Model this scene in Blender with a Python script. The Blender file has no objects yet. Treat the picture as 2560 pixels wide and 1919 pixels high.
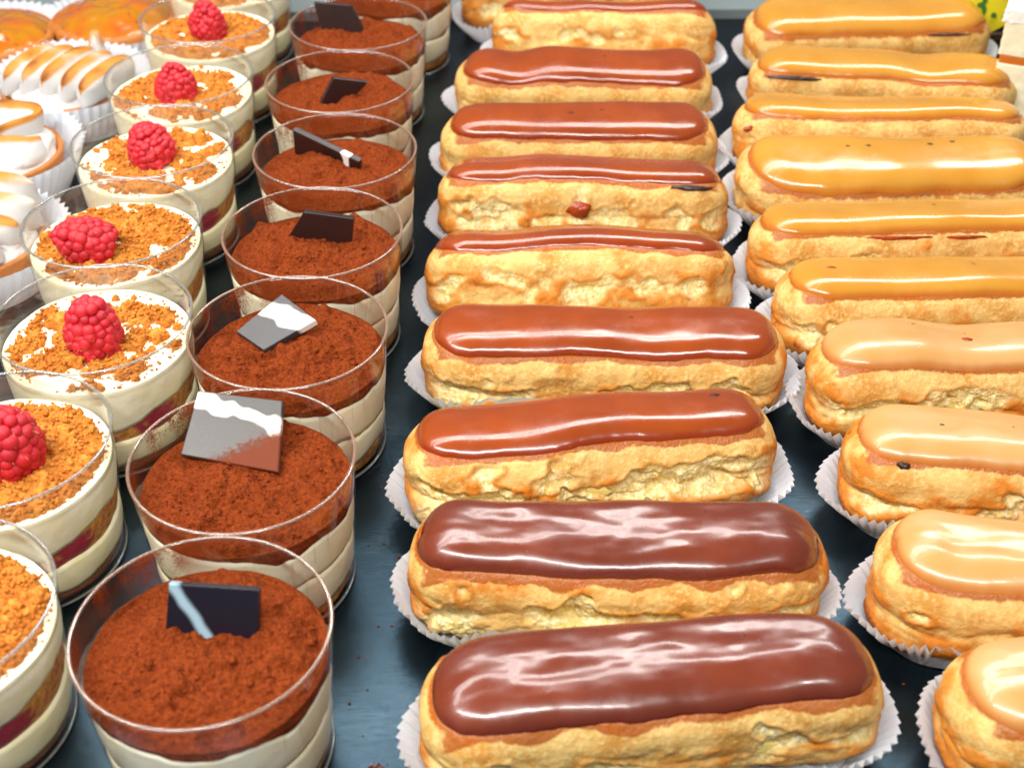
import bpy, math, random
import numpy as np
from mathutils import Vector, Matrix, Euler

R = math.radians
SC = bpy.context.scene
COL = SC.collection

# ------------------------------------------------------------------ camera
cam_d = bpy.data.cameras.new("camera")
cam = bpy.data.objects.new("camera", cam_d)
COL.objects.link(cam)
cam.matrix_world = (Matrix.Translation((0, 0, 0.3451)) @ Matrix.Rotation(R(90 - 36.924), 4, 'X')
                    @ Matrix.Rotation(R(-0.335), 4, 'Z'))
cam_d.sensor_width = 36.0
cam_d.lens = 48.05
cam_d.clip_start = 0.01
cam_d.clip_end = 20
cam_d.dof.use_dof = True
cam_d.dof.focus_distance = 0.52
cam_d.dof.aperture_fstop = 15.0
SC.camera = cam

# ------------------------------------------------------------------ light
world = bpy.data.worlds.new("World")
SC.world = world
world.use_nodes = True
wb = world.node_tree.nodes["Background"]
wb.inputs[0].default_value = (0.95, 0.97, 1.0, 1)
wb.inputs[1].default_value = 0.21


def area(name, loc, target, sx, sy, watts, color):
    d = bpy.data.lights.new(name, 'AREA')
    d.shape = 'RECTANGLE'
    d.size = sx
    d.size_y = sy
    d.energy = watts
    d.color = color
    o = bpy.data.objects.new(name, d)
    COL.objects.link(o)
    o.location = loc
    o.rotation_euler = (Vector(target) - Vector(loc)).to_track_quat('-Z', 'Y').to_euler()
    return o


area("case_lamp", (-0.10, 0.865, 0.655), (-0.02, 0.55, 0.0), 1.3, 0.055, 4.5, (1.0, 0.985, 0.955))
area("case_lamp", (-0.10, 0.700, 0.625), (-0.02, 0.50, 0.0), 1.3, 0.055, 4.5, (1.0, 0.985, 0.955))
area("front_lamp", (-0.22, 0.06, 0.62), (0.0, 0.44, 0.0), 1.0, 0.03, 9.8, (1.0, 0.985, 0.955))

SC.view_settings.view_transform = 'Standard'
SC.view_settings.look = 'None'
SC.view_settings.exposure = 0.0
SC.view_settings.gamma = 1.0
SC.view_settings.use_curve_mapping = False
SC.render.engine = 'CYCLES'
SC.cycles.use_denoising = True
SC.cycles.max_bounces = 6
SC.cycles.diffuse_bounces = 3
SC.cycles.glossy_bounces = 3
SC.cycles.transmission_bounces = 6
SC.cycles.transparent_max_bounces = 40
SC.cycles.sample_clamp_indirect = 6.0
SC.cycles.caustics_reflective = False
SC.cycles.caustics_refractive = False

# ------------------------------------------------------------------ noise


def _hash(ix, iy, iz, seed):
    h = (ix.astype(np.uint32) * np.uint32(374761393) + iy.astype(np.uint32) * np.uint32(668265263)
         + iz.astype(np.uint32) * np.uint32(2147483647 - 58) + np.uint32((seed * 974634777 + 12345) & 0xffffffff))
    h = (h ^ (h >> np.uint32(13))) * np.uint32(1274126177)
    h = (h ^ (h >> np.uint32(15))) * np.uint32(2246822519)
    return h ^ (h >> np.uint32(16))


def vnoise(x, y, z, seed=0):
    """smooth value noise, about -1..1"""
    x, y, z = np.broadcast_arrays(np.asarray(x, float), np.asarray(y, float), np.asarray(z, float))
    ix, iy, iz = np.floor(x).astype(np.int64), np.floor(y).astype(np.int64), np.floor(z).astype(np.int64)
    fx, fy, fz = x - ix, y - iy, z - iz
    ux, uy, uz = [f * f * f * (f * (f * 6 - 15) + 10) for f in (fx, fy, fz)]
    out = 0
    for dx in (0, 1):
        for dy in (0, 1):
            for dz in (0, 1):
                hsh = _hash(ix + dx, iy + dy, iz + dz, seed)
                gx = (hsh & np.uint32(1023)).astype(float) / 511.5 - 1
                gy = ((hsh >> np.uint32(10)) & np.uint32(1023)).astype(float) / 511.5 - 1
                gz = ((hsh >> np.uint32(20)) & np.uint32(1023)).astype(float) / 511.5 - 1
                v = gx * (fx - dx) + gy * (fy - dy) + gz * (fz - dz)
                w = (ux if dx else 1 - ux) * (uy if dy else 1 - uy) * (uz if dz else 1 - uz)
                out = out + v * w
    return out * 1.25


def fbm(x, y, z, octv=4, seed=0, gain=0.5):
    s, a, k, n = 0, 1.0, 1.0, 0.0
    for i in range(octv):
        s = s + a * vnoise(x * k, y * k, z * k, seed + i * 17)
        n += a
        a *= gain
        k *= 2.03
    return s / n * 1.5


def worley(x, y, z, seed=0):
    x, y, z = np.broadcast_arrays(np.asarray(x, float), np.asarray(y, float), np.asarray(z, float))
    ix, iy, iz = np.floor(x).astype(np.int64), np.floor(y).astype(np.int64), np.floor(z).astype(np.int64)
    best = np.full(x.shape, 9.0)
    for dx in (-1, 0, 1):
        for dy in (-1, 0, 1):
            for dz in (-1, 0, 1):
                h = _hash(ix + dx, iy + dy, iz + dz, seed)
                px = ix + dx + (h & np.uint32(1023)).astype(float) / 1023
                py = iy + dy + ((h >> np.uint32(10)) & np.uint32(1023)).astype(float) / 1023
                pz = iz + dz + ((h >> np.uint32(20)) & np.uint32(1023)).astype(float) / 1023
                best = np.minimum(best, (px - x) ** 2 + (py - y) ** 2 + (pz - z) ** 2)
    return np.sqrt(best)


def sstep(a, b, x):
    t = np.clip((x - a) / (b - a), 0, 1)
    return t * t * (3 - 2 * t)


def resample(P, n, closed=False):
    P = np.asarray(P, float)
    if closed:
        P = np.vstack([P, P[:1]])
    d = np.r_[0, np.cumsum(np.linalg.norm(np.diff(P, axis=0), axis=1))]
    t = np.linspace(0, d[-1], n + 1)[:-1] if closed else np.linspace(0, d[-1], n)
    return np.stack([np.interp(t, d, P[:, k]) for k in range(P.shape[1])], 1)

# ------------------------------------------------------------------ mesh + object helpers


def mesh_np(name, V, F, smooth=True, attr=None):
    """V (n,3); F list of (m,k) index arrays"""
    me = bpy.data.meshes.new(name)
    V = np.asarray(V, np.float32)
    me.vertices.add(len(V))
    me.vertices.foreach_set("co", V.ravel())
    F = [np.asarray(f, np.int32) for f in F if len(f)]
    loops = np.concatenate([f.ravel() for f in F])
    sizes = np.concatenate([np.full(len(f), f.shape[1], np.int32) for f in F])
    me.loops.add(len(loops))
    me.loops.foreach_set("vertex_index", loops)
    me.polygons.add(len(sizes))
    st = np.r_[0, np.cumsum(sizes)[:-1]].astype(np.int32)
    me.polygons.foreach_set("loop_start", st)
    me.polygons.foreach_set("loop_total", sizes)
    me.polygons.foreach_set("use_smooth", np.full(len(sizes), bool(smooth)))
    me.update(calc_edges=True)
    me.validate()
    if attr is not None:
        a = me.attributes.new("mask", 'FLOAT_COLOR', 'POINT')
        A = np.ones((len(V), 4), np.float32)
        A[:, :attr.shape[1]] = attr
        a.data.foreach_set("color", A.ravel())
    return me


def grid_faces(nu, nv, closed_v=False, off=0, flip=False):
    u = np.arange(nu - 1)[:, None]
    v = np.arange(nv if closed_v else nv - 1)[None, :]
    w = (v + 1) % nv
    a, b, c, d = u * nv + v, u * nv + w, (u + 1) * nv + w, (u + 1) * nv + v
    f = np.stack([a + 0 * b, b + 0 * a, c, d], -1).reshape(-1, 4) + off
    return f[:, ::-1] if flip else f


class MB:
    """collects pieces into one mesh"""

    def __init__(self):
        self.V, self.F, self.n = [], [], 0

    def add(self, V, F):
        V = np.asarray(V, float).reshape(-1, 3)
        self.V.append(V)
        for f in F:
            self.F.append(np.asarray(f) + self.n)
        self.n += len(V)

    def mesh(self, name, smooth=True, attr=None):
        q = [f for f in self.F if f.shape[1] == 4]
        t = [f for f in self.F if f.shape[1] == 3]
        o = [f for f in self.F if f.shape[1] > 4]
        FF = []
        if q:
            FF.append(np.concatenate(q))
        if t:
            FF.append(np.concatenate(t))
        FF += o
        return mesh_np(name, np.concatenate(self.V), FF, smooth, attr)


def obj(name, me, m=None, parent=None, loc=(0, 0, 0), rot=(0, 0, 0), scale=None):
    o = bpy.data.objects.new(name, me)
    COL.objects.link(o)
    o.location = loc
    o.rotation_euler = rot
    if scale is not None:
        o.scale = scale
    if m is not None and me is not None and not me.materials:
        me.materials.append(m)
    if parent is not None:
        o.parent = parent
    return o


def tag(o, label=None, cat=None, group=None, kind=None):
    if label:
        o["label"] = label
    if cat:
        o["category"] = cat
    if group:
        o["group"] = group
    if kind:
        o["kind"] = kind
    return o


def thing(name, label, cat, group=None, loc=(0, 0, 0), rot=(0, 0, 0)):
    o = bpy.data.objects.new(name, None)
    o.empty_display_size = 0.01
    COL.objects.link(o)
    o.location = loc
    o.rotation_euler = rot
    return tag(o, label, cat, group)


def tube(path, rad, ns=6):
    """path (n,3), rad scalar or (n,) -> V,F"""
    P = np.asarray(path, float)
    n = len(P)
    T = np.gradient(P, axis=0)
    T /= np.linalg.norm(T, axis=1)[:, None] + 1e-12
    up = np.array([0.31, 0.22, 0.92])
    A = np.cross(T, up)
    A /= np.linalg.norm(A, axis=1)[:, None] + 1e-12
    B = np.cross(T, A)
    th = np.linspace(0, 2 * np.pi, ns, endpoint=False)
    r = np.broadcast_to(np.asarray(rad, float), (n,))[:, None, None]
    V = P[:, None, :] + r * (np.cos(th)[None, :, None] * A[:, None, :] + np.sin(th)[None, :, None] * B[:, None, :])
    return V.reshape(-1, 3), [grid_faces(n, ns, True)]


def ico(sub):
    import bmesh
    bm = bmesh.new()
    bmesh.ops.create_icosphere(bm, subdivisions=sub, radius=1)
    V = np.array([v.co[:] for v in bm.verts])
    F = np.array([[v.index for v in f.verts] for f in bm.faces])
    bm.free()
    return V, F


ICO1, ICO2, ICO3, ICO4 = ico(1), ico(2), ico(3), ico(4)

def scatter(b, P, S, base, seed, amp=0.5, shape=(1.15, 1.0, 0.85), lift=0.4):
    """adds one rough grain per point to the collector"""
    V0, F0 = base
    n, m = len(P), len(V0)
    if n == 0:
        return
    k = np.arange(n)[:, None] * 7.31
    sh = 1 + amp * vnoise(V0[None, :, 0] * 1.7 + k, V0[None, :, 1] * 1.7 + k * 0.37, V0[None, :, 2] * 1.7, seed)
    V = V0[None] * sh[..., None] * np.asarray(S)[:, None, None] * np.array(shape)
    a = np.arange(n) * 2.4
    c, s_ = np.cos(a)[:, None], np.sin(a)[:, None]
    V = np.stack([V[..., 0] * c - V[..., 1] * s_, V[..., 0] * s_ + V[..., 1] * c, V[..., 2]], -1)
    V = V + P[:, None, :]
    V[..., 2] += (np.asarray(S) * lift)[:, None]
    F = (F0[None] + (np.arange(n) * m)[:, None, None]).reshape(-1, F0.shape[1])
    b.add(V.reshape(-1, 3), [F])

# ------------------------------------------------------------------ materials


def lin(r, g, b):
    f = lambda c: (c / 255 / 12.92) if c / 255 <= 0.04045 else ((c / 255 + 0.055) / 1.055) ** 2.4
    return (f(r), f(g), f(b), 1)


class NT:
    def __init__(self, name):
        self.m = bpy.data.materials.new(name)
        self.m.use_nodes = True
        self.t = self.m.node_tree
        self.t.nodes.clear()
        self.out = self.n('ShaderNodeOutputMaterial')

    def n(self, typ, **kw):
        nd = self.t.nodes.new(typ)
        for k, v in kw.items():
            setattr(nd, k, v)
        return nd

    def s(self, nd, key, val):
        if isinstance(val, bpy.types.NodeSocket):
            self.t.links.new(val, nd.inputs[key])
        else:
            nd.inputs[key].default_value = val

    def coord(self, scale=None, out='Object'):
        c = self.n('ShaderNodeTexCoord').outputs[out]
        if scale is None:
            return c
        mp = self.n('ShaderNodeMapping')
        self.s(mp, 'Vector', c)
        mp.inputs['Scale'].default_value = scale
        return mp.outputs[0]

    def noise(self, scale, detail=4, rough=0.5, vec=None, dist=0.0):
        nd = self.n('ShaderNodeTexNoise')
        nd.inputs['Scale'].default_value = scale
        nd.inputs['Detail'].default_value = detail
        nd.inputs['Roughness'].default_value = rough
        nd.inputs['Distortion'].default_value = dist
        self.s(nd, 'Vector', vec if vec is not None else self.coord())
        return nd.outputs[0]

    def voro(self, scale, vec=None, feature='F1'):
        nd = self.n('ShaderNodeTexVoronoi', feature=feature)
        nd.inputs['Scale'].default_value = scale
        self.s(nd, 'Vector', vec if vec is not None else self.coord())
        return nd.outputs['Distance']

    def ramp(self, fac, a, b, ca=0.0, cb=1.0):
        nd = self.n('ShaderNodeMapRange')
        nd.interpolation_type = 'SMOOTHSTEP'
        self.s(nd, 0, fac)
        nd.inputs[1].default_value = a
        nd.inputs[2].default_value = b
        nd.inputs[3].default_value = ca
        nd.inputs[4].default_value = cb
        return nd.outputs[0]

    def math(self, op, a, b=0.0):
        nd = self.n('ShaderNodeMath', operation=op)
        self.s(nd, 0, a)
        self.s(nd, 1, b)
        return nd.outputs[0]

    def mix(self, fac, a, b):
        nd = self.n('ShaderNodeMix', data_type='RGBA')
        self.s(nd, 0, fac)
        self.s(nd, 6, a)
        self.s(nd, 7, b)
        return nd.outputs[2]

    def bump(self, h, dist, strength=1.0, normal=None):
        nd = self.n('ShaderNodeBump')
        nd.inputs['Strength'].default_value = strength
        nd.inputs['Distance'].default_value = dist
        self.s(nd, 'Height', h)
        if normal is not None:
            self.s(nd, 'Normal', normal)
        return nd.outputs[0]

    def attr(self):
        a = self.n('ShaderNodeAttribute', attribute_name='mask')
        sp = self.n('ShaderNodeSeparateColor')
        self.s(sp, 0, a.outputs['Color'])
        return sp.outputs

    def sep(self, vec):
        nd = self.n('ShaderNodeSeparateXYZ')
        self.s(nd, 0, vec)
        return nd.outputs

    def rnd(self):
        return self.n('ShaderNodeObjectInfo').outputs['Random']

    def bsdf(self, **kw):
        p = self.n('ShaderNodeBsdfPrincipled')
        for k, v in kw.items():
            self.s(p, k.replace('_', ' '), v)
        self.t.links.new(p.outputs[0], self.out.inputs[0])
        return p


def make_mats():
    M = {}
    # --- choux pastry: mask R torn crumb, G browning, B glaze residue
    t = NT('choux')
    A = t.attr()
    n1 = t.noise(85, 3, 0.6)
    n2 = t.noise(560, 3, 0.65)
    n3 = t.noise(210, 2, 0.5)
    base = t.mix(t.ramp(n1, 0.36, 0.66), lin(226, 186, 112), lin(204, 146, 66))
    base = t.mix(t.math('MULTIPLY', t.ramp(n2, 0.48, 0.66), 0.6), base, lin(242, 214, 146))
    brown = t.math('ADD', A[1], t.math('MULTIPLY', t.math('SUBTRACT', n2, 0.5), 0.7))
    brown = t.math('ADD', brown, t.math('MULTIPLY', t.math('SUBTRACT', n1, 0.5), 0.5))
    base = t.mix(t.ramp(brown, 0.20, 0.68), base, lin(204, 124, 38))
    base = t.mix(t.ramp(brown, 0.72, 1.20), base, lin(132, 62, 16))
    net = t.ramp(t.math('ABSOLUTE', t.math('SUBTRACT', n3, 0.5)), 0.0, 0.035, 1.0, 0.0)
    base = t.mix(t.math('MULTIPLY', net, 0.10), base, lin(196, 124, 48))
    crumb = t.mix(t.ramp(n2, 0.35, 0.65), lin(224, 196, 116), lin(250, 238, 190))
    crumb = t.mix(t.math('MULTIPLY', t.ramp(n1, 0.52, 0.68), 0.4), crumb, lin(220, 190, 84))
    base = t.mix(A[0], base, crumb)
    res = t.ramp(t.math('ADD', A[2], t.math('MULTIPLY', t.math('SUBTRACT', n2, 0.5), 1.1)), 0.30, 0.75)
    base = t.mix(t.math('MULTIPLY', res, 0.85), base, t.mix(n1, lin(136, 52, 6), lin(178, 84, 14)))
    pore = t.voro(620)
    h = t.math('ADD', t.math('MULTIPLY', n2, 0.8), t.math('MULTIPLY', t.math('MULTIPLY', pore, A[0]), 0.8))
    h = t.math('SUBTRACT', h, t.math('MULTIPLY', net, 0.08))
    t.bsdf(Base_Color=base, Roughness=t.math('SUBTRACT', 0.66, t.math('MULTIPLY', res, 0.40)),
           Normal=t.bump(h, 0.0008, 0.8), Specular_IOR_Level=0.3)
    M['choux'] = t.m

    # --- glazes: mask R rim thickness
    def glaze(name, c0, c1, cedge, spot, r0=0.16, r1=0.16):
        t = NT(name)
        A = t.attr()
        n1 = t.noise(28, 3, 0.5)
        n2 = t.noise(700, 3, 0.6)
        b = t.mix(t.ramp(n1, 0.3, 0.7), c0, c1)
        b = t.mix(t.math('MULTIPLY', A[0], 0.8), b, cedge)
        sp = t.ramp(t.noise(230, 1, 0.4), 0.80, 0.82)
        b = t.mix(t.math('MULTIPLY', sp, 0.7), b, spot)
        crack = t.ramp(t.voro(42, t.coord((1, 1, 0.2)), 'DISTANCE_TO_EDGE'), 0.0, 0.016, 1.0, 0.0)
        crack = t.math('MULTIPLY', crack, t.ramp(t.noise(26, 2), 0.56, 0.66))
        pin = t.ramp(t.voro(330), 0.0, 0.16, 1.0, 0.0)
        pin = t.math('MULTIPLY', pin, t.ramp(t.noise(60, 1), 0.52, 0.62))
        h = t.math('SUBTRACT', t.math('MULTIPLY', n2, 0.05), t.math('ADD', t.math('MULTIPLY', crack, 0.5), t.math('MULTIPLY', pin, 0.35)))
        t.bsdf(Base_Color=b, Roughness=t.ramp(t.noise(75, 3, 0.6), 0.3, 0.75, r0, r0 + r1), IOR=1.58,
               Normal=t.bump(h, 0.0005, 0.35), Coat_Weight=0.4, Coat_Roughness=0.12)
        return t.m
    M['choc'] = glaze('chocolate_glaze', lin(134, 53, 7), lin(152, 64, 10), lin(136, 42, 4), lin(80, 28, 8))
    M['choc_sheen'] = glaze('sheen_tinted_chocolate_glaze', lin(100, 39, 20), lin(116, 48, 25), lin(96, 28, 14), lin(58, 22, 12), 0.20, 0.16)  # two nearest eclairs: milky reflection put into a darker, duller glaze colour
    M['coffee'] = glaze('coffee_glaze', lin(200, 142, 50), lin(192, 130, 36), lin(194, 108, 26), lin(120, 72, 24))
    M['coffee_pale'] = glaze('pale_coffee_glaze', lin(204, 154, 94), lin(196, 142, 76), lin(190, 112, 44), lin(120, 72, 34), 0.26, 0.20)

    t = NT('burnt_sugar')
    t.bsdf(Base_Color=lin(52, 26, 18), Roughness=0.35, Normal=t.bump(t.noise(500), 0.0006, 0.8))
    M['burnt'] = t.m
    t = NT('jam')
    t.bsdf(Base_Color=t.mix(t.noise(300), lin(186, 72, 12), lin(120, 36, 8)), Roughness=0.22,
           Normal=t.bump(t.noise(300), 0.0008, 0.6))
    M['jam'] = t.m
    t = NT('pastry_cream')
    t.bsdf(Base_Color=t.mix(t.noise(200), lin(238, 216, 132), lin(222, 198, 110)), Roughness=0.35,
           Normal=t.bump(t.noise(240), 0.0008, 0.7))
    M['custard'] = t.m

    # --- paper
    t = NT('white_paper')
    fib = t.noise(600, 4, 0.6, t.coord((1, 1, 0.35)))
    c = t.mix(fib, lin(236, 243, 252), lin(246, 250, 255))
    d = t.n('ShaderNodeBsdfDiffuse')
    t.s(d, 0, c)
    tr = t.n('ShaderNodeBsdfTranslucent')
    t.s(tr, 0, c)
    mx = t.n('ShaderNodeMixShader')
    t.s(mx, 0, 0.32)
    t.t.links.new(d.outputs[0], mx.inputs[1])
    t.t.links.new(tr.outputs[0], mx.inputs[2])
    t.t.links.new(mx.outputs[0], t.out.inputs[0])
    M['paper'] = t.m

    # --- clear plastic cups (thin wall): fresnel mirror over clear film, with cocoa dust / cream smears on the inside
    def cup(name, dust, haze, dcol):
        t = NT(name)
        lw = t.n('ShaderNodeLayerWeight')
        lw.inputs[0].default_value = 0.5
        fac = t.math('ADD', 0.035, t.math('MULTIPLY', t.math('POWER', lw.outputs['Facing'], 4.0), 0.55))
        tr = t.n('ShaderNodeBsdfTransparent')
        t.s(tr, 0, (0.965, 0.97, 0.965, 1))
        gl = t.n('ShaderNodeBsdfGlossy')
        gl.inputs['Roughness'].default_value = 0.03
        mx = t.n('ShaderNodeMixShader')
        t.s(mx, 0, fac)
        t.t.links.new(tr.outputs[0], mx.inputs[1])
        t.t.links.new(gl.outputs[0], mx.inputs[2])
        df = t.n('ShaderNodeBsdfDiffuse')
        t.s(df, 0, dcol)
        co = t.coord()
        z = t.sep(co)[2]
        vec = t.coord((1, 1, 0.45))
        a = t.noise(45, 5, 0.65, vec)
        b = t.noise(1500, 3, 0.7)
        zf = t.ramp(z, 0.037, 0.049)
        msk = t.ramp(t.math('ADD', a, t.math('MULTIPLY', t.math('SUBTRACT', b, 0.5), 0.35)), 0.51, 0.61)
        msk = t.math('MULTIPLY', t.math('MULTIPLY', msk, zf), t.ramp(t.sep(co)[0], 0.004, -0.024, 0.05, 1.0))
        rimd = t.math('MULTIPLY', t.ramp(z, 0.0522, 0.0535), t.ramp(b, 0.35, 0.7))
        msk = t.math('MAXIMUM', msk, t.math('MULTIPLY', rimd, 0.5))
        smear = t.ramp(t.noise(1.0, 3, 0.6, t.coord((260, 260, 22))), 0.60, 0.74)
        smear = t.math('MULTIPLY', smear, t.ramp(z, 0.012, 0.040, 0.0, 0.45))
        msk = t.math('MAXIMUM', msk, smear)
        msk = t.math('MAXIMUM', t.math('MULTIPLY', msk, dust), haze)
        m2 = t.n('ShaderNodeMixShader')
        t.s(m2, 0, msk)
        t.t.links.new(mx.outputs[0], m2.inputs[1])
        t.t.links.new(df.outputs[0], m2.inputs[2])
        t.t.links.new(m2.outputs[0], t.out.inputs[0])
        return t.m
    M['cup'] = cup('clear_plastic', 0.10, 0.012, lin(235, 230, 220))
    M['cup_cocoa'] = cup('clear_plastic_with_cocoa_dust', 0.80, 0.012, lin(150, 66, 28))

    def rimmat(name, col, w):
        t = NT(name)
        lw = t.n('ShaderNodeLayerWeight')
        lw.inputs[0].default_value = 0.5
        tr = t.n('ShaderNodeBsdfTransparent')
        t.s(tr, 0, (0.80, 0.82, 0.80, 1))
        gl = t.n('ShaderNodeBsdfGlossy')
        gl.inputs['Roughness'].default_value = 0.12
        mx = t.n('ShaderNodeMixShader')
        t.s(mx, 0, t.math('ADD', 0.16, t.math('MULTIPLY', t.math('POWER', lw.outputs['Facing'], 3.0), 0.7)))
        t.t.links.new(tr.outputs[0], mx.inputs[1])
        t.t.links.new(gl.outputs[0], mx.inputs[2])
        df = t.n('ShaderNodeBsdfDiffuse')
        t.s(df, 0, col)
        m2 = t.n('ShaderNodeMixShader')
        t.s(m2, 0, t.ramp(t.noise(260, 3, 0.6), 0.35, 0.65, w * 0.7, w))
        t.t.links.new(mx.outputs[0], m2.inputs[1])
        t.t.links.new(df.outputs[0], m2.inputs[2])
        t.t.links.new(m2.outputs[0], t.out.inputs[0])
        return t.m
    M['rim'] = rimmat('clear_plastic_rim', lin(205, 200, 190), 0.18)
    M['rim_cocoa'] = rimmat('cocoa_dusted_rim', lin(200, 160, 136), 0.30)

    # --- creams
    def cream(name, c0, c1, rough=0.45):
        t = NT(name)
        n1 = t.noise(60, 4, 0.5)
        t.bsdf(Base_Color=t.mix(t.ramp(n1, 0.35, 0.7), c0, c1), Roughness=rough,
               Normal=t.bump(t.noise(260, 4, 0.6), 0.0005, 0.5), Specular_IOR_Level=0.35)
        return t.m
    M['mascarpone'] = cream('mascarpone_cream', lin(255, 248, 224), lin(252, 240, 204))
    M['vanilla'] = cream('vanilla_cream', lin(255, 247, 212), lin(252, 238, 190))
    M['whipped'] = cream('whipped_cream', lin(255, 244, 216), lin(252, 236, 194))
    M['meringue_w'] = None

    t = NT('soaked_sponge')
    n1 = t.noise(120, 5, 0.65)
    n2 = t.noise(500, 3, 0.6)
    t.bsdf(Base_Color=t.mix(t.ramp(n1, 0.32, 0.68), lin(122, 70, 28), lin(206, 140, 52)), Roughness=0.55,
           Normal=t.bump(t.math('ADD', n1, n2), 0.0012, 0.8))
    M['sponge'] = t.m
    t = NT('crumb_and_jam_layer')
    n1 = t.noise(70, 4, 0.6)
    n2 = t.noise(380, 4, 0.65)
    c = t.mix(t.ramp(n2, 0.3, 0.7), lin(150, 82, 22), lin(222, 150, 58))
    c = t.mix(t.ramp(n1, 0.47, 0.56), c, t.mix(n2, lin(120, 10, 34), lin(178, 24, 60)))
    t.bsdf(Base_Color=c, Roughness=0.5, Normal=t.bump(n2, 0.0014, 0.8))
    M['crumbjam'] = t.m
    t = NT('berry_jam_base')
    n1 = t.noise(90, 4, 0.6)
    c = t.mix(t.ramp(n1, 0.4, 0.6), lin(112, 14, 30), lin(120, 74, 40))
    t.bsdf(Base_Color=c, Roughness=0.4, Normal=t.bump(t.noise(350), 0.0012, 0.8))
    M['jambase'] = t.m

    # --- cocoa powder
    t = NT('cocoa_powder')
    n1 = t.noise(90, 3, 0.65)
    n2 = t.noise(800, 3, 0.75)
    n3 = t.noise(2600, 1, 0.6)
    c = t.mix(t.ramp(n2, 0.3, 0.7), lin(108, 42, 14), lin(150, 67, 26))
    c = t.mix(t.math('MULTIPLY', t.ramp(n1, 0.52, 0.75), 0.45), c, lin(96, 34, 10))
    h = t.math('ADD', t.math('MULTIPLY', n2, 0.7), t.math('MULTIPLY', n3, 0.25))
    t.bsdf(Base_Color=c, Roughness=0.95, Specular_IOR_Level=0.1, Normal=t.bump(h, 0.0016, 1.0))
    M['cocoa'] = t.m

    # --- crumble
    t = NT('crumble')
    n1 = t.noise(150, 4, 0.6)
    n2 = t.noise(800, 4, 0.7)
    c = t.mix(t.ramp(n1, 0.3, 0.7), lin(190, 104, 28), lin(226, 148, 60))
    c = t.mix(t.math('MULTIPLY', t.ramp(n2, 0.5, 0.75), 0.6), c, lin(236, 176, 92))
    t.bsdf(Base_Color=c, Roughness=0.8, Specular_IOR_Level=0.2, Normal=t.bump(n2, 0.0014, 1.0))
    M['crumble'] = t.m

    t = NT('crumble_piece')
    n1 = t.noise(1.6, 3, 0.6)
    n2 = t.noise(7, 3, 0.7)
    c = t.mix(t.ramp(n1, 0.3, 0.7), lin(188, 104, 28), lin(224, 148, 60))
    c = t.mix(t.math('MULTIPLY', t.ramp(n2, 0.5, 0.75), 0.6), c, lin(236, 176, 92))
    t.bsdf(Base_Color=c, Roughness=0.8, Specular_IOR_Level=0.2, Normal=t.bump(n2, 0.0004, 0.8))
    M['crumb'] = t.m

    # --- raspberry
    t = NT('raspberry')
    c = t.mix(t.rnd(), lin(178, 8, 32), lin(214, 22, 40))
    c = t.mix(t.ramp(t.noise(500, 3), 0.45, 0.75), c, lin(224, 52, 66))
    t.bsdf(Base_Color=c, Roughness=0.42, Subsurface_Weight=0.3, Subsurface_Radius=(0.003, 0.0006, 0.0006),
           Subsurface_Scale=0.6, Normal=t.bump(t.noise(1500, 2), 0.0002, 0.5), Coat_Weight=0.1, Coat_Roughness=0.2)
    M['berry'] = t.m
    t = NT('raspberry_hair')
    t.bsdf(Base_Color=lin(226, 170, 120), Roughness=0.5)
    M['hair'] = t.m

    # --- meringue: mask R torched
    t = NT('torched_meringue')
    A = t.attr()
    n1 = t.noise(60, 4, 0.6)
    f = t.math('ADD', A[0], t.math('MULTIPLY', t.math('SUBTRACT', n1, 0.5), 0.55))
    c = t.mix(t.ramp(f, 0.12, 0.62), lin(214, 212, 209), lin(200, 132, 48))
    c = t.mix(t.ramp(f, 0.62, 1.05), c, lin(120, 58, 14))
    t.bsdf(Base_Color=c, Roughness=0.5, Normal=t.bump(t.noise(200), 0.0004, 0.4), Specular_IOR_Level=0.3)
    M['meringue'] = t.m
    t = NT('tart_shell')
    n1 = t.noise(160, 5, 0.65)
    t.bsdf(Base_Color=t.mix(n1, lin(150, 78, 26), lin(206, 132, 54)), Roughness=0.6, Normal=t.bump(n1, 0.001, 0.7))
    M['shell'] = t.m
    t = NT('lemon_curd')
    t.bsdf(Base_Color=lin(206, 190, 70), Roughness=0.25)
    M['curd'] = t.m
    t = NT('caramelised_fruit')
    n1 = t.noise(45, 4, 0.6)
    n2 = t.noise(160, 3, 0.6)
    c = t.mix(t.ramp(n1, 0.35, 0.65), lin(178, 116, 6), lin(192, 92, 10))
    c = t.mix(t.ramp(n2, 0.58, 0.75), c, lin(150, 52, 14))
    t.bsdf(Base_Color=c, Roughness=0.18, Normal=t.bump(n1, 0.002, 0.5), Coat_Weight=0.6, Coat_Roughness=0.05)
    M['fruit'] = t.m

    # --- tray, ledge
    t = NT('dark_brushed_steel')
    br = t.noise(1.0, 3, 0.6, t.coord((60, 3200, 60)))
    bl = t.noise(9, 4, 0.6)
    dirt = t.ramp(t.noise(650, 2, 0.5), 0.74, 0.80)
    c = t.mix(t.ramp(bl, 0.35, 0.7), lin(34, 50, 60), lin(54, 70, 80))
    c = t.mix(t.math('MULTIPLY', dirt, 0.25), c, lin(176, 180, 176))
    t.bsdf(Base_Color=c, Metallic=0.92, Roughness=t.math('ADD', 0.16, t.math('MULTIPLY', bl, 0.14)),
           Normal=t.bump(br, 0.00012, 0.5))
    M['tray'] = t.m
    t = NT('pale_grey_ledge')
    t.bsdf(Base_Color=t.mix(t.noise(14, 3), lin(112, 124, 126), lin(130, 140, 140)), Roughness=0.4)
    M['ledge'] = t.m
    t = NT('dark_rail')
    t.bsdf(Base_Color=lin(40, 54, 72), Roughness=0.35)
    M['rail'] = t.m
    t = NT('rail_edge')
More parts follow.
